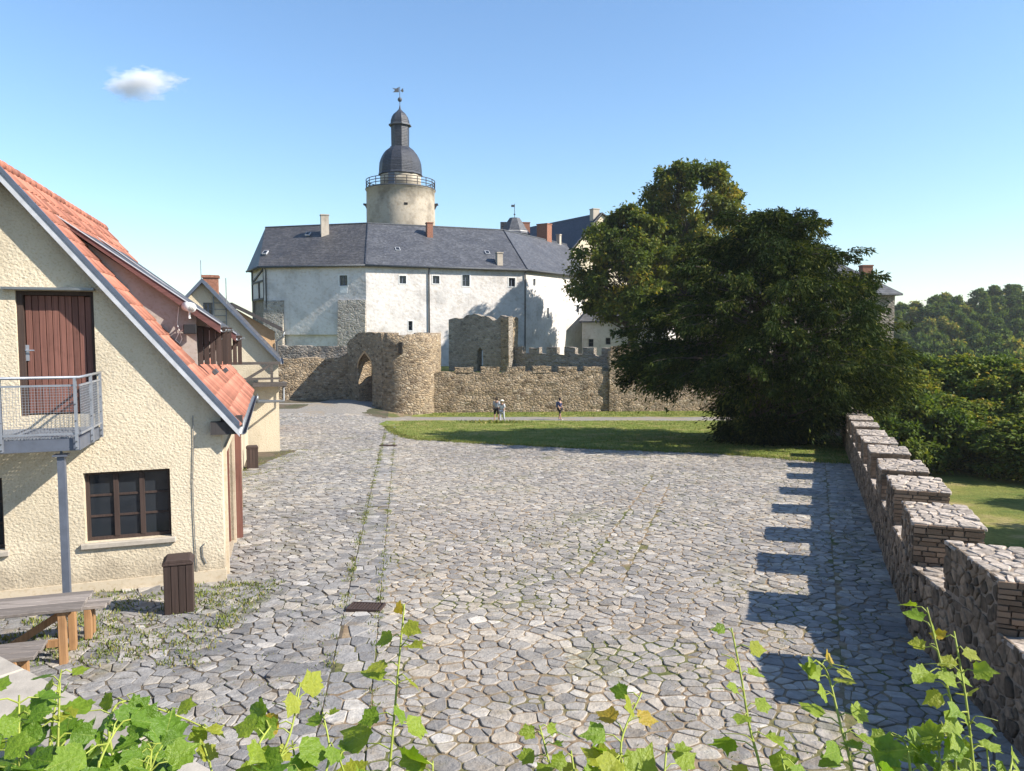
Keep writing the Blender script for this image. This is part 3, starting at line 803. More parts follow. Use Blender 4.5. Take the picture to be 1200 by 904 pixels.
# loft door of upright boards
door = MB(); door.box(H, dx0, dx0 + .09, .06, .2, dy0, dy1); door.box(H, dx1 - .05, dx1, .06, .2, dy0, dy1); door.box(H, dx0 + .09, dx1 - .05, .06, .2, dy1 - .07, dy1)
door.box(H, dx0 + .05, dx1 - .02, .20, .24, dy0, dy1 - .02)
door = door.build('loft_door', MT['darkwood'], house)
n = 10; u = dx0 + .10; bw = (dx1 - .06 - u) / n
rs = random.Random(41)
for k in range(n):
    b = MB(); b.cur = rs.random(); q = .012 if k == n - 1 else 0
    b.box(H, u + k * bw + .004, u + (k + 1) * bw - .004, .12 + rs.uniform(0, .008), .16, dy0 + .03, dy1 - .075 - q); b.build('plank', MT['brownwood'], door, bevel=.005)
hp = MB(); hu = H.hit(29, 414)[0]; hw = H.hit(29, 414)[1]
hp.box(H, hu - .035, hu + .035, .100, .118, hw - .13, hw + .13); hp.tube([H.p(hu, .06, hw + .04), H.p(hu + .12, .06, hw + .04)], .012, 8); hp.tube([H.p(hu, .06, hw + .04), H.p(hu, .1, hw + .04)], .012, 8)
hp.build('door_handle', MT['galv'], door)
mb = MB(); mb.box(H, dx0 - .16, dx1 + .03, -.13, .0, dy1 + .01, dy1 + .05); mb.build('drip_board', MT['gutter'], house)
# side gate (boards) and door surround
gate = MB(); gate.box(HS, .6, .72, .06, .2, -.4, 2.25); gate.box(HS, 2.98, 3.1, .06, .2, -.4, 2.25); gate.box(HS, .72, 2.98, .06, .2, 2.13, 2.25)
gate = gate.build('gate', MT['brownwood'], house)
for k in range(12):
    b = MB(); b.cur = rs.random(); x = .72 + k * .188
    b.box(HS, x + .004, x + .184, .10, .14, -.4, 2.13); b.build('plank', MT['brownwood'], gate)
d2 = MB(); d2.box(HS, 4.62, 5.88, .1, .16, -.5, 2.1); d2.build('side_door', MT['brownwood'], house)
mb = MB(); mb.box(HS, .44, .6, -.05, .05, -.3, 2.38); mb.box(HS, .6, 3.25, -.05, .05, 2.26, 2.38); mb.box(HS, 3.1, 3.25, -.05, .05, -.3, 2.26); mb.build('gate_surround', MT['plinth'], house)
mb = MB(); mb.box(HS, 3.6, 3.75, -.16, -.01, -.5, 2.3); mb.build('timber_post', MT['brownwood'], house)
# roof : boards, tiles, verge, gutter
V0, V1 = -.23, HL + .25
def roofpt(s, v, h): # s down slope distance from ridge, h above surface
    L = math.hypot(1, SL); u = RU + s / L
    return H.p(u, v, rw(u)) + (H.x * SL + H.z).normalized() * h
SLEN = (ue - RU) * math.hypot(1, SL)
rf = MB()
rf.prism(H, [(ue - .02, rw(ue) - .14), (ue - .02, rw(ue) - .03), (RU, rw(RU) - .03), (LE - ue, rw(ue) - .03), (LE - ue, rw(ue) - .16), (RU, rw(RU) - .19)], V0 + .03, V1)
roof = rf.build('roof', MT['redbrown'], house)
tl = MB(); n = 7; tw, tlh = .235, .40                 # one pantile: S profile
for e, (s0, h0) in enumerate(((0, .0), (tlh, .028))):
    for k in range(n):
        t = k / (n - 1); x = t * tw; z = .022 * math.sin(t * 2 * math.pi - .6) + h0
        tl.v.append((x, s0, z)); tl.v.append((x, s0, z - .016))
b = 0
def ti(e, k, l): return (e * n + k) * 2 + l
for k in range(n - 1):
    tl.f += [(ti(0, k, 0), ti(0, k + 1, 0), ti(1, k + 1, 0), ti(1, k, 0))]; tl.r += [.5]
    tl.f += [(ti(1, k, 0), ti(1, k + 1, 0), ti(1, k + 1, 1), ti(1, k, 1))]; tl.r += [.5]
tl.f += [(ti(0, 0, 1), ti(0, 0, 0), ti(1, 0, 0), ti(1, 0, 1)), (ti(0, n - 1, 0), ti(0, n - 1, 1), ti(1, n - 1, 1), ti(1, n - 1, 0))]; tl.r += [.5, .5]
tile_me = []
for k in range(5):
    tl.r = [k / 4] * len(tl.f); tile_me.append(tl.mesh('roof_tile', MT['tile'], True))
sd = (H.x - H.z * SL).normalized(); nn = (H.x * SL + H.z).normalized()
B3 = Matrix(((HY.x, sd.x, nn.x), (HY.y, sd.y, nn.y), (HY.z, sd.z, nn.z)))
D1V, D2V = 0.55, 4.6
rows_ = int(SLEN / .34); joined = MB(); tcount = 0
cand = []
for r in range(rows_ + 1):
    s = SLEN - .40 - r * .34
    if s < 0: break
    v = V0 + .02
    while v < V1 - .1:
        cand.append((s, v)); v += .222
cand.sort(key=lambda t: -(t[0] * .8) + t[1] * .6)
for s, v in cand:
    o3 = roofpt(s + rs.uniform(-.008, .008), v, .022)
    rot = B3.to_4x4() @ Matrix.Rotation(rs.gauss(0, .012), 4, 'Z')
    if tcount < 290:
        o = link('roof_tile', rs.choice(tile_me), roof); o.matrix_basis = Matrix.Translation(o3) @ rot; tcount += 1
    else:
        mtx = Matrix.Translation(o3) @ rot; joined.cur = rs.choice([0, .25, .5, .75, 1]); joined.add([mtx @ Vector(q) for q in tl.v], tl.f)
tag(joined.build('roof_tiles', MT['tile'], roof, True), kind='stuff')
v = V0
while v < V1:
    mb = MB(); mb.cur = rs.random(); mb.tube([H.p(RU, v, rw(RU) + .045), H.p(RU, min(V1, v + .36), rw(RU) + .03)], [.085, .072], 10); mb.build('ridge_tile', MT['tile'], roof, True); v += .33
for nm, a, bb, v0, v1, m in (('verge_board', -.02, -.17, V0 - .03, V0 + .03, 'bargeboard'), ('verge_flashing', .075, -.018, V0 - .045, V0 + .06, 'vergemetal')):
    mb = MB(); mb.prism(H, [(ue + .01, rw(ue) + bb - .01), (ue + .01, rw(ue) + a), (RU, rw(RU) + a), (LE - ue, rw(ue) + a), (LE - ue, rw(ue) + bb), (RU, rw(RU) + bb)], v0, v1); mb.build(nm, MT[m], roof)
def halfpipe(a, b, r, m, name, parent):
    a, b = Vector(a), Vector(b); d = (b - a).normalized(); x = d.cross(Vector((0, 0, 1))).normalized()
    mbx = MB(); vs = []
    N = 8
    for q in (a, b):
        for rr in (r, r - .012):
            for k in range(N + 1):
                t = math.pi * k / N; vs.append(q + x * math.cos(t) * rr - Vector((0, 0, 1)) * math.sin(t) * rr)
    M_ = N + 1; fs = []
    for k in range(N):
        fs += [(k, k + 1, 2 * M_ + k + 1, 2 * M_ + k), (M_ + k + 1, M_ + k, 3 * M_ + k, 3 * M_ + k + 1), (k, M_ + k, M_ + k + 1, k + 1)]
    fs += [(0, 2 * M_, 3 * M_, M_), (N, M_ + N, 3 * M_ + N, 2 * M_ + N)]
    mbx.add(vs, fs); return mbx.build(name, m, parent, True)
halfpipe(H.p(ue + .06, V0 - .02, rw(ue) - .07), H.p(ue + .06, V1, rw(ue) - .07), .075, MT['gutter'], 'gutter', roof)
mb = MB(); mb.box(H, -.05, .36, .02, .16, rw(0) - .42, rw(0) - .22); mb.box(H, -.16, .28, -.19, .0, wh - .30, wh - .08); mb.build('eave_bracket', MT['beam'], house)
for s_, v_ in ((SLEN - .9, 4.6), (SLEN - 1.0, 2.4)):                  # snow stops
    mb = MB(); q = roofpt(s_, v_, .05); mb.box(Fr(q, HY, sd, nn), 0, .35, -.05, .05, 0, .08); mb.build('snow_stop', MT['lead'], roof)
# shed dormers with open board shutters
def dormer(v0, v1, u_f, w_top, uj, shut):
    wf = rw(u_f)
    slope = (rw(uj) + .06 - w_top) / (u_f - uj)      # its roof meets the main roof at uj
    ck = MB()
    for v in (v0, v1 - .12): ck.prism(H, [(u_f, wf - .15), (u_f, w_top - .02), (uj, rw(uj) - .05)], v, v + .12)
    ck.box(H, u_f - .12, u_f, v0 + .12, v1 - .12, wf - .2, wf + .12); ck.box(H, u_f - .12, u_f, v0 + .12, v1 - .12, w_top - .22, w_top - .02)
    ckb = ck.build('dormer_wall', MT['pink'], house)
    r = MB(); ex = u_f + .42
    r.prism(H, [(ex, w_top - slope * .42 + .02), (ex, w_top - slope * .42 + .10), (uj - .1, rw(uj) + .14), (uj - .05, rw(uj) + .04)], v0 - .16, v1 + .16)
    rr = r.build('dormer_roof', MT['slate_old'], house)
    f = MB(); f.prism(H, [(ex + .02, w_top - slope * .42 - .05), (ex + .02, w_top - slope * .42 + .115), (uj - .1, rw(uj) + .155), (uj - .02, rw(uj) + .02)], v0 - .20, v0 - .155); f.build('fascia', MT['redbrown'], rr)
    f = MB(); f.prism(H, [(ex + .03, w_top - slope * .42 + .117), (ex + .03, w_top - slope * .42 + .135), (uj - .1, rw(uj) + .175), (uj - .1, rw(uj) + .157)], v0 - .22, v0 - .13); f.build('edge_flashing', MT['bargeboard'], rr)
    halfpipe(H.p(ex + .06, v0 - .2, w_top - slope * .42 + .03), H.p(ex + .06, v1 + .2, w_top - slope * .42 + .03), .06, MT['gutter'], 'gutter', rr)
    p = MB(); p.tube([H.p(ex + .06, v0 + .25, w_top - slope * .42 - .02), H.p(ex + .04, v0 + .25, w_top - slope * .42 - .12), H.p(u_f + .08, v0 + .25, w_top - slope * .42 - .30), H.p(u_f + .06, v0 + .25, wf + .25)], .035, 8); p.build('downpipe', MT['gutter'], rr, True)
    fr = MB(); fr.box(H, u_f - .06, u_f - .02, v0 + .2, v1 - .2, wf + .13, w_top - .23); fr.build('opening', MT['void'], ckb)
    for sv in shut:                                 # shutters stand open, at right angles to the front
        so = MB(); so.prism(H, [(u_f + .01, wf + .12), (u_f + .08, wf + .12), (u_f + .55, w_top - .31), (u_f + .55, w_top - .26), (u_f + .01, w_top - .26), (u_f + .01, w_top - .31), (u_f + .48, w_top - .31)], sv, sv + .02)
        so = so.build('shutter', MT['darkwood'], ckb)
        for k in range(5):
            q = MB(); q.cur = rs.random(); q.box(H, u_f + .01 + k * .11, u_f + .10 + k * .11, sv - .022, sv - .002, wf + .08, w_top - .25); q.build('slat', MT['darkwood'], so)
uf1, wf1 = H.hit(226, 429, D1V)
for _ in range(40):                              # front foot of the near dormer lies on the roof
    uf1, wf1 = H.hit(227, 430, D1V)
    D1V += (wf1 - rw(uf1)) * 0.25
D1V = min(max(D1V, .3), 2.2); uf1 = H.hit(227, 430, D1V)[0]
wt1 = H.hit(228, 368, D1V)[1]
UJ = max(RU + .25, H.hit(68, 258, D1V - .2)[0])
dormer(D1V, D1V + 2.3, uf1, wt1, UJ, (D1V + .12, D1V + 1.5))
dormer(D1V + 3.2, D1V + 5.2, uf1 + .12, wt1 - .18, UJ, (D1V + 3.4,))
# lightning cable on the gable
mb = MB(); pts = [H.p(H.hit(x, y)[0], -.02, H.hit(x, y)[1]) for x, y in ((226, 487), (227, 520), (226, 560), (227, 600), (229, 640), (231, 668), (232, 700))]
mb.tube(pts, .008, 6); mb.build('lightning_cable', MT['gutter'], house)
mb = MB(); pts = [H.p(H.hit(x, y)[0], -.02, H.hit(x, y)[1]) for x, y in ((240, 637), (237, 640), (238, 652), (242, 660))]; mb.tube(pts, .01, 6); mb.build('earth_strap', MT['gutter'], house)
# floodlight and box on the dormer cheek
fl = empty('floodlight', H.p(uf1 - .1, D1V - .3, wt1 - .2), 'white round floodlight on a bracket at the dormer cheek of the cream house', 'lamp')
cu, cwz = H.hit(218, 360, D1V - .28)
c0 = H.p(cu, D1V - .28, cwz); dr = (H.x * .55 - H.y * .8 - H.z * .15).normalized()
mb = MB(); mb.tube([c0 - dr * .13, c0 - dr * .12, c0 + dr * .10, c0 + dr * .10, c0 + dr * .07, c0 + dr * .07], [.05, .085, .088, .068, .062, .01], 18); mb.build('lamp_housing', MT['whitepaint'], fl, True)
mb = MB(); mb.tube([c0 + dr * .071, c0 + dr * .075], .06, 18); mb.build('lens', MT['glass'], fl)
mb = MB(); mb.tube([c0 - H.z * .09, c0 - H.z * .2, H.p(cu, D1V + .01, cwz - .2)], .018, 8); mb.build('bracket', MT['whitepaint'], fl)
ju, jw = H.hit(219, 386, D1V - .2)
jb = MB(); jb.box(H, ju - .11, ju + .11, D1V - .28, D1V - .12, jw - .09, jw + .09)
cab = empty('junction_box', H.p(ju, D1V - .2, jw - .09), 'black control box with loose white cable below the floodlight', 'box'); jb.build('casing', MT['blackplastic'], cab, bevel=.01)
mb = MB(); mb.box(H, ju - .02, ju + .02, D1V - .12, D1V + .01, jw - .02, jw + .02); mb.build('mount', MT['galv'], cab)
mb = MB(); mb.tube([H.p(ju - .1, D1V - .15, jw), H.p(ju - .2, D1V - .06, jw - .05), H.p(ju - .27, D1V - .05, jw - .2), H.p(ju - .2, D1V - .05, jw - .27), H.p(ju - .16, D1V - .05, jw - .18), H.p(ju - .24, D1V - .02, jw + .1), H.p(ju - .2, D1V - .02, jw + .42)], .008, 6); mb.build('cable', MT['whitepaint'], cab)

# ------------------------------------------------------------------ balcony
bal = empty('steel_balcony', H.p(-1.8, -1.4, 0), 'blue grey steel balcony with mesh railing at the loft door', 'balcony')
bu1, bz = H.hit(118, 499)
BD = -1.45; bu0 = bu1 - 3.2
(bnu, bnw) = H.hit(80, 497, BD)
mb = MB(); mb.box(H, bu0, bu1, BD, BD + .06, bz - .20, bz - .02); mb.box(H, bu1 - .06, bu1, BD + .06, -.01, bz - .20, bz - .02); mb.box(H, bu0, bu0 + .06, BD + .06, -.01, bz - .20, bz - .02)
for k in range(1, 4): mb.box(H, bu0 + .8 * k, bu0 + .8 * k + .05, BD + .06, -.01, bz - .16, bz - .04)
mb.build('floor_frame', MT['bluesteel'], bal)
mb = MB()
u = bu0 + .07
while u < bu1 - .07: mb.box(H, u, u + .008, BD + .07, -.01, bz - .03, bz); u += .05
v = BD + .1
while v < -.02: mb.box(H, bu0 + .07, bu1 - .07, v, v + .008, bz - .028, bz - .002); v += .05
tag(mb.build('grating', MT['galv'], bal), kind='stuff')
RH = .90
def post(u, v):
    mb = MB(); mb.box(H, u - .018, u + .018, v - .03, v - .018, bz - .18, bz + RH); mb.box(H, u - .018, u + .018, v + .018, v + .03, bz - .18, bz + RH)
    o = mb.build('post', MT['galv'], bal)
    for w in (bz - .15, bz - .06, bz + .25, bz + .5):
        q = MB(); q.tube([H.p(u, v - .04, w), H.p(u, v + .04, w)], .012, 6); q.build('bolt', MT['lead'], o)
pl = [(bu0 + .1, BD - .03), (bu0 + 1.2, BD - .03), (bu0 + 2.2, BD - .03), (bu1 - .03, BD - .03), (bu1 + .03, BD + .7), (bu1 + .03, -.08)]
for u, v in pl: post(u, v)
mb = MB(); c1 = H.p(bu0, BD - .03, bz + RH); c2 = H.p(bu1 + .03, BD - .03, bz + RH); c3 = H.p(bu1 + .03, -.03, bz + RH)
mb.tube([c1, c2, c3], .022, 10); mb.build('handrail', MT['galv'], bal, True)
mb = MB()
for w in (bz + .06, bz + RH - .12):
    mb.bar(H.p(bu0, BD - .03, w), H.p(bu1, BD - .03, w), .02, .03); mb.bar(H.p(bu1 + .03, BD - .03, w), H.p(bu1 + .03, -.05, w), .02, .03)
mb.build('panel_frame', MT['galv'], bal)
mb = MB(); w0, w1 = bz + .06, bz + RH - .12
u = bu0
while u < bu1: mb.box(H, u, u + .004, BD - .031, BD - .027, w0, w1); u += .04
w = w0
while w < w1: mb.box(H, bu0, bu1, BD - .033, BD - .029, w, w + .004); mb.box(H, bu1 + .027, bu1 + .031, BD, -.05, w, w + .004); w += .04
v = BD
while v < -.05: mb.box(H, bu1 + .025, bu1 + .029, v, v + .004, w0, w1); v += .04
tag(mb.build('wire_mesh', MT['galv'], bal), kind='stuff')
mb = MB(); pu = bu1 - .28; pv = BD + .12
gzp = gz(H.p(pu, pv, 0).x, H.p(pu, pv, 0).y) - H.o.z
mb.box(H, pu - .05, pu + .05, pv - .05, pv + .05, gzp - .02, bz - .29); mb.box(H, pu - .10, pu + .10, pv - .10, pv + .10, bz - .29, bz - .265); mb.tube([H.p(pu, pv, bz - .265), H.p(pu, pv, bz - .2)], .02, 8)
mb.build('support_post', MT['bluesteel'], bal)

# ------------------------------------------------------------------ wooden litter bins
def bin_(base, az, label):
    r = empty('litter_bin', base, label, 'bin', 'dark wooden litter bins along the house walls'); r.rotation_euler.z = az
    w, d, h = .21, .20, .84
    mb = MB(); mb.box(W, -w + .03, w - .03, -d + .03, d - .03, .03, h - .08); mb.build('liner', MT['blackplastic'], r, local=True)
    for k in range(4):
        a = -w + k * w / 2
        for nm, v0, v1 in (('slat', -d - .0, -d + .022), ('slat', d - .022, d)):
            q = MB(); q.cur = rs.random(); q.box(W, a + .004, a + w / 2 - .004, v0, v1, .02, h - .06); q.build(nm, MT['darkwood'], r, local=True, bevel=.004)
        a = -d + .024 + k * (d - .024) / 2
        for u0 in (-w, w - .022):
            q = MB(); q.cur = rs.random(); q.box(W, u0, u0 + .022, a + .003, a + (d - .024) / 2 - .003, .02, h - .06); q.build('slat', MT['darkwood'], r, local=True, bevel=.004)
    mb = MB(); mb.box(W, -w - .015, w + .015, -d - .015, d + .015, h - .055, h - .02); mb.prism(W, [(-w - .01, h - .02), (w + .01, h - .02), (w - .04, h + .03), (-w + .04, h + .03)], -d - .01, d + .01)
    mb.build('lid', MT['darkwood'], r, local=True, bevel=.006)
    return r
b1 = ground(211, 716); bin_(b1, math.radians(20), 'dark brown slatted litter bin right of the three part window')
b2 = ground(296, 549); bin_(b2, math.radians(20), 'small dark litter bin at the far end of the cream houses')

# ------------------------------------------------------------------ picnic table and benches
def plank_set(parent, fr, u0, u1, v0, v1, w, n, th, m, name='plank'):
    for k in range(n):
        a = v0 + (v1 - v0) * k / n; q = MB(); q.cur = rs.random()
        q.box(fr, u0 + rs.uniform(-.02, .02), u1 + rs.uniform(-.02, .02), a + .006, a + (v1 - v0) / n - .006, w - th + rs.uniform(-.004, .004), w); q.build(name, m, parent, bevel=.006)
def trestle(fr, parent, u, v0, v1, h):
    for s, v in ((1, v0), (-1, v1)):
        mb = MB(); mb.box(fr, u - .045, u + .045, v - .05, v + .05, 0, h); mb.build('leg', MT['tanwood'], parent, bevel=.006)
    mb = MB(); mb.box(fr, u - .03, u + .03, v0, v1, h - .10, h - .001); mb.build('crossbar', MT['tanwood'], parent)
tp = at(80, 716, 10.0); tx, ty = -5.62, 9.95
tz_ = gz(tx, ty)
TF = Fr((tx, ty, tz_), (math.sin(math.radians(72)), math.cos(math.radians(72)), 0), (-math.cos(math.radians(72)), math.sin(math.radians(72)), 0))
tab = empty('picnic_table', TF.o, 'weathered grey plank picnic table on tan timber legs beside the balcony post', 'table')
plank_set(tab, TF, -2.2, 0, -.36, .36, .76, 5, .045, MT['greywood']); trestle(TF, tab, -.25, -.26, .26, .714); trestle(TF, tab, -1.95, -.26, .26, .714)
mb = MB(); mb.bar(TF.p(-.3, 0, .60), TF.p(-.95, 0, .2), .05, .09); mb.box(TF, -1.9, -.3, -.03, .03, .16, .25); mb.build('brace', MT['tanwood'], tab)
for nm, v, lab, s in (('wooden_bench', .72, 'weathered bench between the picnic table and the house wall', .17), ('wooden_bench', -.82, 'wide weathered bench in front of the picnic table', .27)):
    bo = empty(nm, TF.p(0, v, 0), lab, 'bench', 'benches at the picnic table')
    o_ = .12 if v > 0 else -.35
    plank_set(bo, TF, -2.2, o_, v - s, v + s, .47, 3, .045, MT['greywood']); trestle(TF, bo, -.25 + o_, v - s + .06, v + s - .06, .424); trestle(TF, bo, -1.9, v - s + .06, v + s - .06, .424)

# ------------------------------------------------------------------ stair parapet, bottom left
pa, pb = at(40, 787, 5.7), at(292, 922, 4.25)
pdn = Vector((pb.x - pa.x, pb.y - pa.y, 0)).normalized(); pnr = Vector((pdn.y, -pdn.x, 0))    # pnr points back towards the camera
PF = Fr((pa.x, pa.y, 0), pdn, -pnr)
PLn = (Vector((pb.x - pa.x, pb.y - pa.y, 0))).length
par = empty('stair_parapet', (pa.x, pa.y, gz(pa.x, pa.y)), 'low wall with pale stone coping slabs below the vine, bottom left', 'wall')
def pw(u): return pa.z + (pb.z - pa.z) * u / PLn
mb = MB()
mb.add([PF.p(u, v, w) for u in (-3.6, PLn + 1.2) for v, w in ((-.42, -1.2), (-.05, -1.2), (-.05, pw(u) - .08), (-.42, pw(u) - .08))], [(0, 1, 2, 3), (7, 6, 5, 4), (0, 4, 5, 1), (1, 5, 6, 2), (2, 6, 7, 3), (3, 7, 4, 0)])
mb.build('wall_body', MT['rubgrey'], par)
u = -3.6; k = 0
while u < PLn + 1.1:
    L_ = rs.uniform(.75, 1.0); q = MB(); q.cur = rs.random(); a, b = u + .008, u + L_ - .008; dz = rs.uniform(-.012, .012)
    q.add([PF.p(x, v, w) for x in (a, b) for v, w in ((-.48, pw(x) - .08 + dz), (0, pw(x) - .08 + dz), (0, pw(x) + dz), (-.48, pw(x) + dz))], [(0, 1, 2, 3), (7, 6, 5, 4), (0, 4, 5, 1), (1, 5, 6, 2), (2, 6, 7, 3), (3, 7, 4, 0)])
    o = q.build('coping_slab', MT['sandstone'], par, bevel=.015); u += L_
for o in par.children:
    bm = bmesh.new(); bm.from_mesh(o.data); bmesh.ops.recalc_face_normals(bm, faces=bm.faces); bm.to_mesh(o.data); bm.free()

# ------------------------------------------------------------------ second house (small gable behind) and third
c2 = Vector((-10.75, 35.3, 0)); c2.z = gz(c2.x, c2.y) - .1
K = Fr(c2, HX, HY)
h2 = empty('gabled_house', c2, 'small cream gabled house with brick chimney and timber landing behind the balcony house', 'house')
eu, ew = K.hit(329, 423, -.3); au, aw = K.hit(237, 327, -.3)
S2 = (aw - ew) / (eu - au)
def r2(u): return ew + (eu - u) * S2
L2 = 2 * au - eu
wn0 = rc(*[K.hit(241, 0)[0], K.hit(256, 0)[0], K.hit(0, 368)[1], K.hit(0, 348)[1]])
k0, k1 = K.hit(238, 358)[0], K.hit(249, 358)[0]; kw0, kw1 = K.hit(250, 370)[1], K.hit(250, 355)[1]
mb = MB(); mb.holed(K, [(2 * au, -1), (0, -1), (0, r2(0) - .15), (au, aw - .15), (2 * au, r2(0) - .15)], [rc(k0, k1, kw0, kw1)], 0, .35)
mb.box(K, -.35, 0, .351, 8, -1, r2(0) - .15); mb.box(K, 2 * au, 0, 7.7, 8.05, -1, r2(0) - .16); mb.build('wall', MT['plaster'], h2)
window(h2, K, k0, k1, kw0, kw1, 2, 2, MT['bluesteel'], .1, t=.05)
mb = MB(); mb.prism(K, [(eu, r2(eu) - .12), (eu, r2(eu)), (au, aw), (2 * au - eu, r2(eu)), (2 * au - eu, r2(eu) - .12), (au, aw - .14)], -.3, 8.3); ro = mb.build('roof', MT['slate_old'], h2)
mb = MB(); mb.prism(K, [(eu + .02, r2(eu) - .16), (eu + .02, r2(eu) + .03), (au, aw + .03), (2 * au - eu, r2(eu) + .03), (2 * au - eu, r2(eu) - .16), (au, aw - .16)], -.36, -.302); mb.build('verge_board', MT['vergemetal'], ro)
halfpipe(K.p(eu + .07, -.36, r2(eu) - .08), K.p(eu + .07, 8.3, r2(eu) - .08), .08, MT['gutter'], 'gutter', ro)
def chimney(parent, fr, u, v, w0, w1, a, b, m, pot=None, name='chimney'):
    mb = MB(); mb.box(fr, u - a, u + a, v - b, v + b, w0, w1 - .12); mb.box(fr, u - a - .06, u + a + .06, v - b - .06, v + b + .06, w1 - .12, w1); mb.box(fr, u - a * .6, u + a * .6, v - b * .6, v + b * .6, w1, w1 + .02)
    o = mb.build(name, m, parent)
    q = MB(); q.box(fr, u - a - .12, u + a + .12, v - b - .12, v - b, w0 + (w1 - w0) * .0, w0 + (w1 - w0) * .12); q.build('flashing', MT['lead'], o)
    return o
chimney(ro, K, K.hit(243, 330, 3.0)[0], 3.0, aw - .8, K.hit(243, 323, 3.0)[1], .33, .33, MT['brick'])
mb = MB(); q = K.p(K.hit(234, 318, 1)[0], 1, 0); mb.tube([(q.x, q.y, K.o.z + aw - .3), (q.x, q.y, K.o.z + K.hit(234, 305, 1)[1])], .018, 6); mb.build('aerial', MT['gutter'], ro); mb = MB(); q = K.p(K.hit(264, 330, .5)[0], .5, 0); mb.tube([(q.x, q.y, K.o.z + r2(K.hit(264, 345, .5)[0]) - .1), (q.x, q.y, K.o.z + K.hit(264, 326, .5)[1])], .022, 6); mb.build('aerial', MT['gutter'], ro)
# timber landing with beams and brace on the right of the gable
mb = MB(); bz2 = K.hit(300, 425)[1]; bx = K.hit(268, 425)[0]; lz = K.hit(305, 448)[1]
mb.box(K, bx, .1, -.75, -.65, bz2 - .07, bz2 + .05); mb.box(K, bx, .1, -.75, -.65, lz + .15, lz + .24); mb.build('rail_beam', MT['oldwood'], h2)
mb = MB(); mb.bar(K.p(bx + .5, -.7, lz + .02), K.p(-.35, -.7, bz2 - .1), .1, .12); mb.box(K, -.35, -.23, -.76, -.64, lz, bz2 - .08); mb.build('brace', MT['oldwood'], h2)
mb = MB(); mb.box(K, -1.1, .35, -.9, -.05, lz - .16, lz); mb.build('landing', MT['oldwood'], h2)
mb = MB(); 
for k in range(4): mb.box(K, k0 + .45, k0 + .95, -.06, -.02, kw0 - .3 + k * .28, kw0 - .27 + k * .28)
mb.box(K, k0 + .42, k0 + .46, -.06, -.02, kw0 - .6, kw0 + .85); mb.box(K, k0 + .94, k0 + .98, -.06, -.02, kw0 - .6, kw0 + .6); mb.build('ladder', MT['gutter'], h2)
mb = MB(); e0 = H.p(ue + .1, V1 - .1, rw(ue) - .12); e1 = K.p(.2, -.25, K.hit(329, 470)[1]); mb.tube([e0, e0 + Vector((0, 0, -.15)), e1, e1 + Vector((.0, 0, .9))], .05, 8); mb.build('downpipe', MT['gutter'], h2, True)
# link wall between the two houses
mb = MB(); mb.box(Fr(H.p(-.35, HL, 0), HY, -HX), 0, 14.5, 0, .4, -2.2, 2.0); mb.build('link_wall', MT['plaster'], h2)
# third: ochre outbuilding behind
c3 = at(322, 400, 46); c3.z = gz(c3.x, 46)
T = Fr(c3, HX, HY)
h3 = empty('ochre_outbuilding', c3, 'ochre rendered outbuilding with lean-to slate roof before the castle corner', 'building')
eu, ew = T.hit(331, 387, -.2); au, aw = T.hit(272, 357, -.2)
mb = MB(); mb.prism(T, [(-7, -2), (0, -2), (0, ew - .1), (au, aw - .15), (-7, aw - .1)], 0, 6); mb.build('wall', MT['ochre'], h3)
mb = MB(); mb.prism(T, [(eu, ew - .05), (eu, ew + .12), (au, aw + .1), (-7.4, aw + .3), (-7.4, aw), (au, aw - .08)], -.35, 6.4); r3 = mb.build('roof', MT['slate_old'], h3)
mb = MB(); mb.prism(T, [(eu + .02, ew - .10), (eu + .02, ew + .14), (au, aw + .12), (au, aw - .12)], -.41, -.352); mb.build('fascia', MT['beam'], r3)
halfpipe(T.p(eu + .1, -.4, ew), T.p(eu + .1, 6.4, ew), .09, MT['gutter'], 'gutter', r3)
mb = MB(); mb.tube([T.p(eu + .1, -.2, ew - .08), T.p(eu + .05, -.2, ew - .4), T.p(.12, -.1, ew - .7), T.p(.12, -.1, 0)], .06, 8); mb.build('downpipe', MT['gutter'], h3, True)

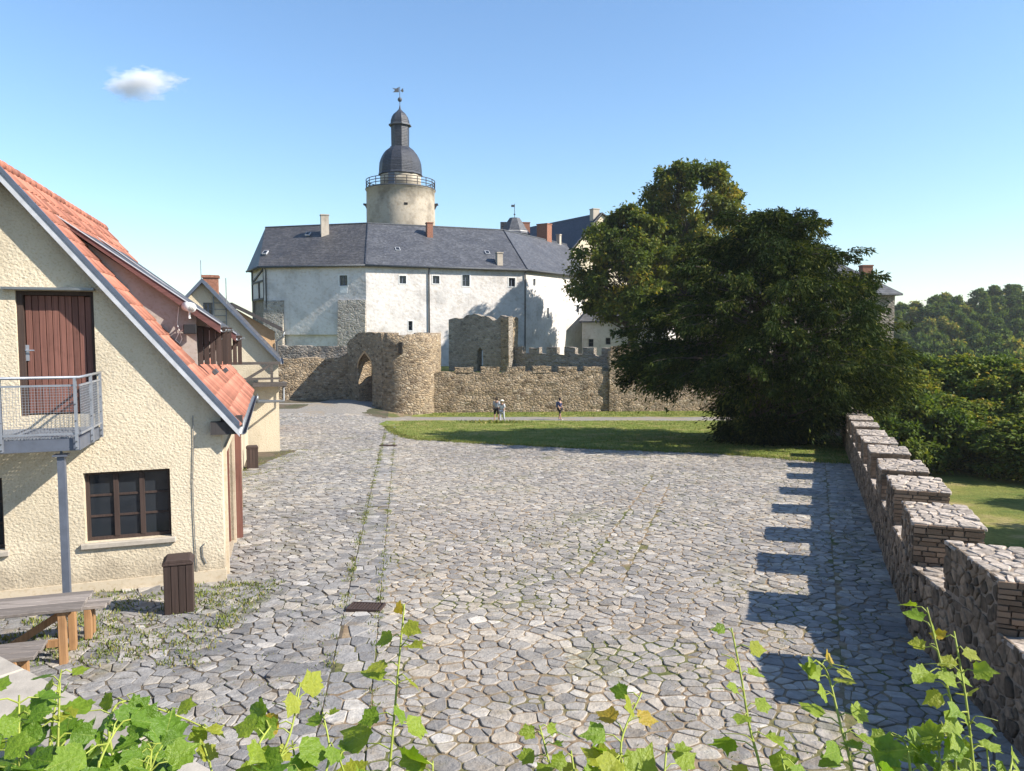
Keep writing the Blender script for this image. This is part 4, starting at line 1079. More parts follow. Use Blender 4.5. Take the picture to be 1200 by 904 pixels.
# ------------------------------------------------------------------ rough rubble wall strips (battlements, bastion)
def rough_wall(mb, pts, z0, z1, th, step=0.6, jit=0.05, seed=1, holes=None, batter=0.0):
    """wall along plan polyline pts (front face), height z0..z1 (z1 may be a function of arc length), thickness th to the left of travel"""
    r = random.Random(seed)
    st = []; acc = 0
    for a, b in zip(pts, pts[1:]):
        a, b = Vector(a), Vector(b); n = max(1, int((b - a).length / step))
        for k in range(n): st.append((a.lerp(b, k / n), acc + (b - a).length * k / n))
        acc += (b - a).length
    st.append((Vector(pts[-1]), acc))
    nz = 10
    F = []; Bk = []
    m = len(st)
    for i, (p, s) in enumerate(st):
        d = (st[min(i + 1, m - 1)][0] - st[max(i - 1, 0)][0]).normalized(); nrm = Vector((-d.y, d.x))
        zt = (z1(s) if callable(z1) else z1) + r.uniform(-jit, jit) * 1.5
        zb = z0(s) if callable(z0) else z0
        col = []
        for j in range(nz + 1):
            t = j / nz; q = p + nrm * (batter * t + r.uniform(-jit, jit) * .8)
            col.append((q.x, q.y, zb + (zt - zb) * t))
        q = p + nrm * (th + r.uniform(-jit, jit)); F.append(col); Bk.append(((q.x, q.y, zt + r.uniform(-jit, jit)), (q.x, q.y, zb)))
    base = len(mb.v)
    for col in F:
        for v in col: mb.v.append(v)
    for a, b in Bk: mb.v += [a, b]
    W_ = nz + 1; o2 = base + m * W_
    fs = []
    for i in range(m - 1):
        for j in range(nz): fs.append((base + i * W_ + j, base + (i + 1) * W_ + j, base + (i + 1) * W_ + j + 1, base + i * W_ + j + 1))
        fs.append((base + i * W_ + nz, base + (i + 1) * W_ + nz, o2 + (i + 1) * 2, o2 + i * 2))
        fs.append((o2 + i * 2, o2 + (i + 1) * 2, o2 + (i + 1) * 2 + 1, o2 + i * 2 + 1))
    for i, flip in ((0, False), (m - 1, True)):
        f = [base + i * W_ + j for j in range(nz + 1)] + [o2 + i * 2, o2 + i * 2 + 1]
        fs.append(tuple(f) if flip else tuple(f[::-1]))
    mb.f += fs; mb.r += [.5] * len(fs)
def xy(px, y): return Vector(((px - 600) / 900 * y, y))

# front battlement wall with merlons
bw = empty('battlement_wall', (4, 64.6, -3), 'sunlit rubble wall with low merlons behind the lawn and the walkers', 'wall')
A0, A1 = xy(508, 63.6), xy(714, 64.9)
zt = at(600, 436, 64.3).z
mb = MB(); rough_wall(mb, [A0, A1], -3.6, zt, .8, seed=3, jit=.07); mb.build('wall_face', MT['rub'], bw)
d1 = (A1 - A0); LW = d1.length; d1 = d1.normalized(); n1 = Vector((-d1.y, d1.x))
x = 1.75; k = 0
rs = random.Random(51)
while x < LW - 1.0:
    a = A0 + d1 * x; b = A0 + d1 * min(LW, x + 1.55); mb = MB()
    rough_wall(mb, [a, b], zt - .06, zt + .42 + rs.uniform(-.05, .05), .7, step=.4, jit=.03, seed=60 + k); mb.build('merlon', MT['rub'], bw)
    x += 2.18; k += 1
A2 = xy(856, 65.6); A3 = Vector((25.6, 63.0))
zt2 = at(760, 410, 65.2).z
hw = empty('rubble_wall', (10, 65.2, -3), 'taller rubble wall right of the low merlons, running behind the yew', 'wall')
mb = MB(); rough_wall(mb, [A1 + Vector((.02, -.25)), A2, Vector((19.5, 66.2)), A3], -3.8, lambda s: zt2 - .12, .9, seed=5, jit=.08); mb.build('wall_face', MT['rub'], hw)
for k, px in enumerate((716, 745, 770, 797, 822, 846)):
    a = xy(px, 65.0); b = xy(px + (20 if k else 26), 65.0); mb = MB(); rough_wall(mb, [a, b], zt2 - .2, zt2 + .30, .6, step=.5, jit=.04, seed=80 + k); mb.build('merlon', MT['rub'], hw)
# inner battlement and ruined gate block, shade painted in with darker rubble
ib = empty('inner_battlement', (5, 70, 0), 'shaded inner parapet with merlons between the ruined block and the tall wall', 'wall')
B0, B1 = xy(598, 72.0), xy(716, 66.4)
zi = at(640, 416, 69).z
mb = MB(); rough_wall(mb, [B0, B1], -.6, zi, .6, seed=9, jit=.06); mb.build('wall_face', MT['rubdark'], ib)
d1 = (B1 - B0).normalized(); x = .2; k = 0
while x < (B1 - B0).length - .8:
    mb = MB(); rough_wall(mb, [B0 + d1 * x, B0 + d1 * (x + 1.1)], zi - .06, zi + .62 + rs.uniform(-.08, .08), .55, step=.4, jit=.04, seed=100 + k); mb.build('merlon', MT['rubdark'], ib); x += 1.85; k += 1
rb = empty('ruined_gatehouse', (-2.5, 71, 0), 'ruined gatehouse block with shade painted into its front and a broken top before the white castle', 'ruin')
C0, C1, C2, C3 = xy(526, 73.5), xy(596, 70.5), xy(607, 73.0), xy(536, 76)
zr = at(560, 374, 72).z
tops = [0, .05, .1, -.02, .12, .5, .55, .6, .5, .35, .45, .1, -.3, -.1, .35, .3, .2]
RBF = Fr((C0.x, C0.y, 0), (C1.x - C0.x, C1.y - C0.y, 0), (-(C1.y - C0.y), C1.x - C0.x, 0))
Lr = (C1 - C0).length
prof = [(0, -1)] + [(Lr, -1)] + [(Lr * (1 - i / 16), zr + tops[16 - i] * .75 + rs.uniform(-.06, .06)) for i in range(17)]
da, db = RBF.hit(559, 420)[0], RBF.hit(566, 420)[0]
mb = MB(); mb.holed(RBF, prof, [[(da, -.5), (db, -.5), (db, 1.9), ((da + db) / 2, 2.3), (da, 1.9)]], 0, .9)
mb.build('front_wall', MT['rubdark'], rb)  # shaded front coloured darker than the sunlit side wall
mb = MB(); rough_wall(mb, [C1, C2], -1, zr + .15, .8, step=.4, seed=14); mb.build('side_wall', MT['rub'], rb)
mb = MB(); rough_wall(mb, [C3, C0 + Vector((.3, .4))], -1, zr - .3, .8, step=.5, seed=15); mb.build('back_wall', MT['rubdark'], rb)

# gate wall and bastion
gw = empty('gate_bastion', (-11, 63, -3), 'brown rubble bastion with pointed arch gate, rounded on its sunlit right side', 'bastion')
g0, g1 = xy(407, 66.5), xy(452, 62.2)
GF = Fr((g0.x, g0.y, 0), (g1.x - g0.x, g1.y - g0.y, 0), (-(g1.y - g0.y), g1.x - g0.x, 0))
LG = (g1 - g0).length
zb = at(470, 391, 62.5).z
a0, a1 = GF.hit(420, 440)[0], GF.hit(436, 440)[0]
ab, at_ = -3.4, GF.hit(428, 414)[1]; sp = GF.hit(428, 428)[1]
arch = [(a0, ab), (a1, ab), (a1, sp)] + [(a1 + (((a0 + a1) / 2) - a1) * t ** 1.6, sp + (at_ - sp) * t) for t in (.3, .55, .8, 1)] + [(a0 + (((a0 + a1) / 2) - a0) * t ** 1.6, sp + (at_ - sp) * t) for t in (.8, .55, .3)] + [(a0, sp)]
topl = [(LG * (1 - i / 12), zb - (.9 * max(0, (i - 8.5) / 3.5) ** 1.2) + rs.uniform(-.12, .12)) for i in range(13)]
mb = MB(); mb.holed(GF, [(0, -4), (LG, -4)] + topl, [arch], 0, 1.3); mb.build('gate_wall', MT['rub'], gw)
mb = MB(); e = .16                                # arch ring of warmer stone
ring_o = [(a1 + e, sp - .3)] + [(a1 + e + (((a0 + a1) / 2) - a1 - e) * t ** 1.6, sp + (at_ + .22 - sp) * t) for t in (.3, .55, .8, 1)] + [(a0 - e + (((a0 + a1) / 2) - a0 + e) * t ** 1.6, sp + (at_ + .22 - sp) * t) for t in (.8, .55, .3)] + [(a0 - e, sp - .3)]
ring_i = [(a0, sp - .3)] + arch[-1:] + arch[7:10][::-1] + arch[3:7][::-1] + [(a1, sp), (a1, sp - .3)]
mb.prism(GF, ring_o + ring_i, -.04, .2); mb.build('arch_ring', MT['ochre'], gw)
pts = [g1]; g2 = xy(511, 64.4)
cen = (g1 + g2) / 2 + Vector((.4, 2.2))
r1 = (g1 - cen); r2_ = (g2 - cen); a_1, a_2 = math.atan2(r1.y, r1.x), math.atan2(r2_.y, r2_.x)
for k in range(1, 9):
    t = k / 8; a = a_1 + (a_2 - a_1) * t; R = r1.length * (1 - t) + r2_.length * t; pts.append(cen + Vector((math.cos(a), math.sin(a))) * R * (1 + .08 * math.sin(math.pi * t)))
pts = [g1 + (g0 - g1).normalized() * .5 + Vector((-.03, -.03))] + pts + [pts[-1] + Vector((.25, 1.2)), pts[-1] + Vector((.1, 3.2))]
mb = MB(); rough_wall(mb, pts, -4, lambda s: zb - .08 + .12 * math.sin(s * 2.3), 1.0, step=.35, jit=.06, seed=22, batter=.0); mb.build('round_wall', MT['rub'], gw, True)
sl = at(469, 408, 61.5)
mb = MB(); mb.box(Fr((sl.x, 61.9, sl.z), (1, 0.1, 0), (0, 1, 0)), -.14, .14, -.5, .4, -.45, .45); mb.build('arrow_slit', MT['void'], gw)
mb = MB(); rough_wall(mb, [xy(395, 72.5), xy(450, 71.5)], -3, 2.2, .6, seed=24); mb.build('passage_wall', MT['rub'], gw)
gl = empty('rubble_wall', (-18, 66, -2), 'lower rubble wall left of the arched gate, half in shadow', 'wall')
zl = at(370, 420, 66.3).z
mb = MB(); rough_wall(mb, [xy(318, 65.2), g0 + Vector((.4, 0))], -3.2, lambda s: zl + .5 * max(0, (s - 5.3)) ** 1.1, 1.4, seed=25, jit=.08); mb.build('wall_face', MT['rub'], gl)
zl2 = at(360, 406, 70).z
bk_ = empty('rubble_wall', (-19, 70, -2), 'low dark wall below the castle buttresses, behind the gate wall', 'wall')
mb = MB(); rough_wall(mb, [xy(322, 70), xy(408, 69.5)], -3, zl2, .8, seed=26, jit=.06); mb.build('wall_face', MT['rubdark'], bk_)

# ------------------------------------------------------------------ the white castle wing
cs = empty('white_castle', (-15, 80, 0), 'long white rendered castle wing with slate roof, bent in three stretches', 'castle')
EZ = at(430, 309, 80).z                          # eave height
Q0, Q1, Q2, Q3 = xy(311, 82.2), xy(430, 80.0), xy(615, 86.2), xy(684, 97.0)
QL = xy(297, 88.0)                               # left return
RZ = 16.0
def fr2(a, b): return Fr((a.x, a.y, 0), (b.x - a.x, b.y - a.y, 0), (-(b.y - a.y), b.x - a.x, 0))
FA, FB, FC, FL = fr2(Q0, Q1), fr2(Q1, Q2), fr2(Q2, Q3), fr2(QL, Q0)
def wins(fr, lst):
    out = []
    for (px, py, w, h) in lst:
        u, z = fr.hit(px, py); s = fr.p(u, 0, z).y / 900
        out.append((u - w / 2 * s, u + w / 2 * s, z - h / 2 * s, z + h / 2 * s))
    return out
WA = wins(FA, [(402.5, 329, 10, 12)])
WB = wins(FB, [(472, 328, 8, 9), (511, 328, 8, 9), (546, 329, 9, 13), (600, 331, 8, 10), (481, 382, 5, 11)])
WC = wins(FC, [(626, 331, 5, 8), (642, 367, 4, 12), (670, 335, 4, 6), (677, 362, 7, 9)])
wl = MB()
for fr, a, b, ws, b0 in ((FA, Q0, Q1, WA, 3.4), (FB, Q1, Q2, WB, -1.5), (FC, Q2, Q3, WC, -1.5)):
    m = MB(); m.holed(fr, [(0, b0), ((b - a).length, b0), ((b - a).length, EZ), (0, EZ)], [rc(*w) for w in ws], 0, .7)
    m.build('wall', MT['white'], cs)
    for w in ws:
        tall = (w[3] - w[2]) > 1.3 * (w[1] - w[0])
        window(cs, fr, *w, 2 if (w[1] - w[0]) > .6 else 1, 1 if not tall else 2, MT['bluesteel'], .18, t=.07)
        q = MB(); e = .09                        # pale surround
        for (x0, x1, y0, y1) in ((w[0] - e, w[0] - .002, w[2] - e, w[3] + e), (w[1] + .002, w[1] + e, w[2] - e, w[3] + e), (w[0] - .001, w[1] + .001, w[3] + .002, w[3] + e), (w[0] - .001, w[1] + .001, w[2] - e, w[2] - .002)):
            q.box(fr, x0, x1, -.03, .02, y0, y1)
        q.build('window_surround', MT['whitepaint'], cs)
for fr, px, py in ((FA, 403, 340), (FB, 546, 341)):
    u, z = fr.hit(px, py); q = MB(); q.box(fr, u - .4, u + .4, -.015, .01, z - .3, z + .3); q.build('repair_patch', MT['whitepaint'], cs)
# lower storey of stretch A : rubble with two piers and a recessed rendered panel
zA = FA.hit(370, 352)[1]; LA = (Q1 - Q0).length
pu0, pu1 = FA.hit(333, 380)[0], FA.hit(397, 380)[0]
m = MB(); m.box(FA, 0.01, pu0, -.35, .6, -1.5, zA); m.box(FA, pu1, LA - .01, -.35, .6, -1.5, zA)
for nm, a, b in (('pier', .01, pu0), ('pier', pu1, LA - .02)):
    m = MB(); m.prism(Fr(FA.p(a, 0, 0), FA.y, FA.x), [(-.75, -1.5), (.5, -1.5), (.5, zA), (-.12, zA)], 0, b - a); m.build(nm, MT['rubgrey'], cs)
m = MB(); m.box(FA, pu0 - .05, pu1 + .05, .35, .6, -1.5, zA + .4); m.build('recessed_panel', MT['white'], cs)
# left return: timber framed bay on rubble
zL = FL.hit(304, 352)[1]; LLn = (Q0 - QL).length
m = MB(); m.box(FL, .05, LLn - .05, .1, .5, zL, EZ - .05); m.build('timber_bay', MT['white'], cs)
m = MB(); m.box(FL, .2, LLn - .2, .3, .9, -1.5, zL); m.build('bay_base', MT['rubdark'], cs)
for (u0, z0, u1, z1) in ((.12, zL, .12, EZ), (LLn - .12, zL, LLn - .12, EZ), (.15, zL + .1, LLn - .15, zL + .1), (.15, zL + 2.0, LLn - .15, zL + 2.0), (.3, zL + 2.1, LLn - .4, EZ - .4), (LLn * .6, zL, LLn * .6, zL + 2)):
    m = MB(); m.bar(FL.p(u0, .04, z0), FL.p(u1, .04, z1), .14, .2); m.build('timber', MT['beam'], cs)
# roof: eave -> ridge per stretch, with hips
def p3(v, z): return Vector((v.x, v.y, z))
R0, R1, R2_, R3 = at(311, 267, 90.2), at(431, 262, 87.1), at(590, 270, 93.2), at(664, 287, 107)
for r_ in (R0, R1, R2_, R3): pass
def off(a, b, d):                               # eave overhang outward (towards camera)
    n = Vector((b.y - a.y, -(b.x - a.x))).normalized(); return n * d
oA, oB, oC, oL = off(Q0, Q1, .45), off(Q1, Q2, .45), off(Q2, Q3, .45), off(QL, Q0, .4)
E0, E1, E2, E3, EL = Q0 + oA + Vector((-.3, 0)), Q1 + (oA + oB) * .5, Q2 + (oB + oC) * .5, Q3 + oC, QL + oL + Vector((-.2, .2))
ER = EZ - .12
def slab(name, quad, mat, th=.16, parent=cs):
    q = [Vector(v) for v in quad]; n = (q[1] - q[0]).cross(q[2] - q[0]).normalized()
    if n.z < 0: q = q[::-1]; n = -n
    k = len(q); m = MB(); m.add(q + [v - Vector((0, 0, th)) for v in q], [tuple(range(k)), tuple(range(2 * k - 1, k - 1, -1))] + [(i, k + i, k + (i + 1) % k, (i + 1) % k) for i in range(k)])
    return m.build(name, mat, parent)
rA = slab('roof_slope', [p3(E0, ER), p3(E1, ER), R1, R0], MT['slate_old'])
rB = slab('roof_slope', [p3(E1, ER), p3(E2, ER), R2_, R1], MT['slate'])
rC = slab('roof_slope', [p3(E2, ER), p3(E3, ER), R3, R2_], MT['slate'])
rL = slab('roof_slope', [p3(EL, ER), p3(E0, ER), R0], MT['slate_old'])
back = [R0 + Vector((-.6, 5, -5)), R1 + Vector((.5, 7, -6)), R2_ + Vector((-1, 8, -6)), R3 + Vector((-5, 8, -6))]
slab('roof_slope', [R0, R1, back[1], back[0]], MT['slate_old']); slab('roof_slope', [R1, R2_, back[2], back[1]], MT['slate']); slab('roof_slope', [R2_, R3, back[3], back[2]], MT['slate']); slab('roof_slope', [p3(EL, ER), R0, back[0]], MT['slate_old'])
m = MB(); m.add([p3(QL, -2), p3(QL, EZ), p3(QL + Vector((3, 8)), EZ), p3(QL + Vector((3, 8)), -2)], [(0, 1, 2, 3)]); m.build('rear_wall', MT['white'], cs)
for a, b in ((R0, R1), (R1, R2_), (R2_, R3)):
    m = MB(); m.tube([a + Vector((0, 0, .02)), b + Vector((0, 0, .02))], .10, 8); m.build('ridge_cap', MT['lead'], cs)
for a, b in ((E1, R1), (E2, R2_)):
    m = MB(); m.tube([p3(a, ER + .03), b + Vector((0, 0, .03))], .07, 6); m.build('valley_seam', MT['slate_dark'], cs)
for a, b in ((EL, E0), (E0, E1), (E1, E2), (E2, E3)):
    m = MB(); m.tube([p3(a, ER - .1), p3(b, ER - .1)], .12, 8); m.build('gutter', MT['lead'], cs, True)
for px, fr, zb_ in ((312.5, FA, 3), (502.5, FB, 0), (615, FB, 0), (684, FC, 0)):
    u = fr.hit(px, 340)[0]; m = MB(); m.tube([fr.p(u, -.35, EZ - .2), fr.p(u, -.12, EZ - .6), fr.p(u, -.12, zb_)], .07, 8); m.build('downpipe', MT['lead'], cs, True)
def on_slope(px, py, a, b, c):
    n = (Vector(b) - Vector(a)).cross(Vector(c) - Vector(a)); r = ray(px, py); o = Vector((0, 0, CAM_H))
    return o + r * ((Vector(a) - o).dot(n) / r.dot(n))
def chim(px, pyb, pyt, wpx, mat, tri, parent=cs, fr=FB, dep=.9):
    q = on_slope(px, pyb, *tri); s = q.y / 900; h = (pyb - pyt) * s
    return chimney(parent, Fr(q, fr.x, fr.y), 0, .3, -.8, h, wpx * s / 2 - .06, wpx * s / 2 * dep, mat)
TA, TB, TC = (p3(E0, ER), p3(E1, ER), R1), (p3(E1, ER), p3(E2, ER), R2_), (p3(E2, ER), p3(E3, ER), R3)
chim(381, 275, 252, 10, MT['chim'], TA); chim(504, 279, 261, 8, MT['brick'], TB); chim(586, 311, 296, 8, MT['chim'], TB)
chim(640, 283, 263, 11, MT['brick'], TC, fr=FC, dep=1.3); chim(657, 288, 275, 5, MT['chim'], TC, fr=FC)
for px, py, tri, fr in ((311, 297, TA, FA), (361, 275, TA, FA), (466, 293, TB, FB), (571, 297, TB, FB), (653, 286, TC, FC), (645, 303, TC, FC)):
    q = on_slope(px, py, *tri); m = MB(); F_ = Fr(q + Vector((0, 0, .05)), fr.x, fr.y + Vector((0, 0, .75)), Vector((0, 0, 1)) - fr.y * .75)
    m.box(F_, -.26, .26, -.32, .32, -.05, .10); o = m.build('skylight', MT['bargeboard'], cs); m = MB(); m.box(F_, -.2, .2, -.26, .26, .101, .11); m.build('pane', MT['glass'], o)

# ------------------------------------------------------------------ round tower with domed cap
tc = at(470, 262, 101); s = 101 / 900
def tzp(py): return at(470, py, 101).z
tw_ = empty('castle_keep_tower', (tc.x, tc.y, 0), 'round grey rendered keep with railed gallery, slate dome and lantern', 'tower')
def cyl(name, prof, mat, n=40, smooth=True, parent=tw_, rot=0.0):
    m = MB(); m.lathe((tc.x, tc.y, 0), prof, n, rot); return m.build(name, mat, parent, smooth)
cyl('tower_shaft', [(4.45, 0), (4.4, tzp(240)), (4.38, tzp(225)), (4.5, tzp(224.5)), (4.5, tzp(223))], MT['grey_render'])
cyl('gallery_rim', [(4.4, tzp(224)), (4.52, tzp(224)), (4.52, tzp(222.6)), (4.4, tzp(222.5))], MT['lead'])
cyl('drum', [(2.62, tzp(223)), (2.62, tzp(203))], MT['grey_render'])
oct_ = 8
dome = [(2.72, 206.8), (2.86, 206), (2.76, 203.5), (2.75, 199), (2.68, 192), (2.55, 188), (2.36, 184), (2.12, 180.3), (1.86, 177.4), (1.5, 174.8), (1.22, 173.2)]
cyl('dome', [(r, tzp(y)) for r, y in dome], MT['slate_dark'], 12, False, rot=.2)
cyl('lantern', [(1.3, tzp(174)), (1.3, tzp(172.6)), (1.16, tzp(172.4)), (1.18, tzp(148)), (1.3, tzp(147.5))], MT['slate_dark'], 8, False, rot=.3)
cyl('lantern_cornice', [(1.25, tzp(148.6)), (1.48, tzp(148)), (1.46, tzp(146.5)), (1.2, tzp(146))], MT['lead'], 8, False, rot=.3)
cyl('lantern_cap', [(1.24, tzp(146.5)), (1.2, tzp(142)), (1.05, tzp(137.5)), (.8, tzp(134)), (.42, tzp(131)), (.13, tzp(128)), (.06, tzp(124))], MT['slate_dark'], 8, False, rot=.3)
va = MB(); va.tube([(tc.x, tc.y, tzp(126)), (tc.x, tc.y, tzp(102))], .045, 6); va.build('vane_rod', MT['lead'], tw_)
m = MB(); zc = tzp(117); m.lathe((tc.x, tc.y, zc), [(.02, -.3), (.2, -.22), (.3, 0), (.2, .22), (.02, .3)], 12); m.build('ball', MT['lead'], tw_, True)
FV = Fr((tc.x, tc.y, tzp(106)), (1, .2, 0), (-.2, 1, 0)); m = MB(); m.prism(FV, [(-.1, -.25), (-.85, -.3), (-.6, .0), (-.95, .22), (-.45, .18), (-.1, .38)], -.02, .02); m.build('weather_vane', MT['lead'], tw_)
m = MB(); m.prism(FV, [(.08, -.05), (.4, .3), (.5, -.1), (.35, -.25)], -.02, .02); m.build('vane_tail', MT['lead'], tw_)
z0 = tzp(222.5)
nP = 20
for k in range(nP):
    a = 2 * math.pi * k / nP; x, y = tc.x + 4.42 * math.cos(a), tc.y + 4.42 * math.sin(a); m = MB(); m.tube([(x, y, z0 - .02), (x, y, z0 + 1.05)], .055, 6); m.build('railing_post', MT['beam'], tw_)
for h in (.35, .7, 1.05):
    m = MB(); pts = [(tc.x + 4.42 * math.cos(2 * math.pi * k / 40), tc.y + 4.42 * math.sin(2 * math.pi * k / 40), z0 + h) for k in range(41)]; m.tube(pts, .05, 6, False); m.build('railing_rail', MT['beam'], tw_)
def onshaft(px, r): 
    dx = (px - 470) * s * 1.0; return tc.x + dx, tc.y - math.sqrt(max(.1, r * r - dx * dx))
x, y = onshaft(463, 2.62); m = MB(); m.box(Fr((x, y, z0), (1, -.25, 0), (.25, 1, 0)), -.42, .42, -.06, .25, 0, 1.75); m.build('gallery_door', MT['bluesteel'], tw_)
x, y = onshaft(481, 4.4); m = MB(); m.box(Fr((x, y, tzp(245)), (1, .25, 0), (-.25, 1, 0)), -.22, .22, -.03, .3, -.14, .14); m.build('embrasure', MT['void'], tw_)
for sg, px in ((-1, 430), (1, 510)):
    m = MB(); x0 = tc.x + sg * 4.3; m.prism(Fr((x0, tc.y, tzp(243)), (sg, 0, 0), (0, sg, 0)), [(0, -.5), (.35, .2), (.55, .25), (.5, .45), (0, .4)], -.3, .3); m.build('corbel', MT['beam'], tw_)

# ------------------------------------------------------------------ buildings behind
bd = empty('palace_wing', (14, 112, 0), 'tall castle wing with dark slate roof and cream gable behind the lime tree', 'building')
r_l, r_r = at(612, 268, 126), at(706, 249, 108)
e_l, e_r = at(600, 330, 118), at(648, 318, 103.5)
g_r = at(800, 318, 112)
slab('roof_slope', [e_l, e_r, r_r, r_l], MT['slate_dark'], parent=bd)
slab('roof_slope', [g_r, r_r, r_l, r_l + (g_r - r_r)], MT['slate_dark'], parent=bd)
n_ = (Vector((g_r.x, g_r.y)) - Vector((e_r.x, e_r.y))).normalized()
m = MB(); a_, b_, c_ = e_r + Vector((.3, .3, -.3)), g_r + Vector((-.3, .3, -.3)), r_r + Vector((0, .3, -.35))
m.add([Vector((a_.x, a_.y, -1)), Vector((b_.x, b_.y, -1)), b_, c_, a_] + [Vector((a_.x - 2, a_.y + 18, -1)), e_l + Vector((0, 0, -.3))], [(0, 1, 2, 3, 4), (5, 0, 4, 6)]); m.build('wall', MT['plaster'], bd)
tri = (e_l, e_r, r_r)
F_ = Fr(r_r + Vector((-1.0, .8, -.6)), (n_.x, n_.y, 0), (-n_.y, n_.x, 0)); chimney(bd, F_, 0, 0, -.5, at(700, 244, 108).z - F_.o.z, .5, .5, MT['chim'])
q = at(616, 283, 118); chimney(bd, Fr(q, (1, .2, 0), (-.2, 1, 0)), 0, 0, -2, at(616, 261, 118).z - q.z, .55, .5, MT['brick'])
tu = empty('stair_turret', (.4, 104, 0), 'small pointed slate turret with weather vane above the white wing roof', 'turret')
q = at(603, 270, 104)
m = MB(); m.lathe((q.x, q.y, 0), [(2.0, 0), (2.0, q.z - .2)], 8, .39); m.build('turret_wall', MT['white'], tu)
m = MB(); m.lathe((q.x, q.y, q.z), [(2.25, -.6), (1.75, 0), (1.2, .9), (.7, 1.6), (.1, at(603, 256, 104).z - q.z)], 8, .39); tr = m.build('turret_roof', MT['slate'], tu)
m = MB(); ztv = at(603, 256, 104).z; m.tube([(q.x, q.y, ztv - .1), (q.x, q.y, at(603, 239, 104).z)], .04, 6); m.lathe((q.x, q.y, ztv + .5), [(.02, -.15), (.15, 0), (.02, .15)], 8); m.box(Fr((q.x, q.y, at(603, 242, 104).z), (1, 0, 0), (0, 1, 0)), -.45, 0, -.02, .02, -.1, .2); m.build('weather_vane', MT['lead'], tr)
m = MB(); q2 = at(589, 266, 106); m.box(Fr(q2, (1, 0, 0), (0, 1, 0)), -.3, 1.6, -.6, .6, -2.5, at(589, 261, 106).z - q2.z); m.build('dormer', MT['slate_dark'], tu)
# low white annex right of the wing
an = empty('white_annex', (12, 92, 0), 'low white annex with small windows behind the lime trunk', 'building')
N0, N1 = xy(682, 93.5), xy(782, 90.0); FN = fr2(N0, N1)
wz = wins(FN, [(692.5, 402, 6, 9), (712.5, 400, 6, 8), (760, 398, 4, 9), (771, 397, 4, 8)])
ze = FN.hit(730, 377)[1]; LN = (N1 - N0).length
m = MB(); m.holed(FN, [(0, -1), (LN, -1), (LN, ze), (0, ze)], [rc(*w) for w in wz], 0, .5); m.box(FN, LN - .5, LN, .501, 8, -1, ze); m.build('wall', MT['white'], an)
for w in wz: window(an, FN, *w, 1, 2, MT['bluesteel'], .15, t=.06)
m = MB(); m.prism(Fr(FN.p(-.3, 0, 0), FN.y, FN.x), [(-.5, ze - .1), (-.5, ze + .06), (8, ze + 3.2), (8, ze)], 0, LN + .6); m.build('roof', MT['slate'], an)
# right end building behind the yew
eb = empty('end_building', (30, 75, -3), 'building end with hipped slate roof and brick chimney showing right of the yew', 'building')
e1_ = at(1040, 346, 75); rz_ = at(955, 292, 75)
XF = Fr((e1_.x, 72, 0), (1, 0, 0), (0, 1, 0))
m = MB(); m.box(XF, -18, -.5, .5, 9, -6, e1_.z - .1); m.build('wall', MT['rubdark'], eb)
slab('roof_slope', [XF.p(-18.5, 0, e1_.z), XF.p(0, 0, e1_.z), XF.p(-7.2, 4.7, rz_.z + .3), XF.p(-18.5, 4.7, rz_.z + .3)], MT['slate'], parent=eb)
slab('roof_slope', [XF.p(0, 0, e1_.z), XF.p(0, 9.5, e1_.z), XF.p(-7.2, 4.7, rz_.z + .3)], MT['slate'], parent=eb)
slab('roof_slope', [XF.p(0, 9.5, e1_.z), XF.p(-18.5, 9.5, e1_.z), XF.p(-18.5, 4.7, rz_.z + .3), XF.p(-7.2, 4.7, rz_.z + .3)], MT['slate'], parent=eb)
q = at(1014, 336, 76.5); chimney(eb, Fr(q, (1, 0, 0), (0, 1, 0)), 0, 0, -1.2, at(1014, 311, 76.5).z - q.z, .5, .45, MT['brick'])

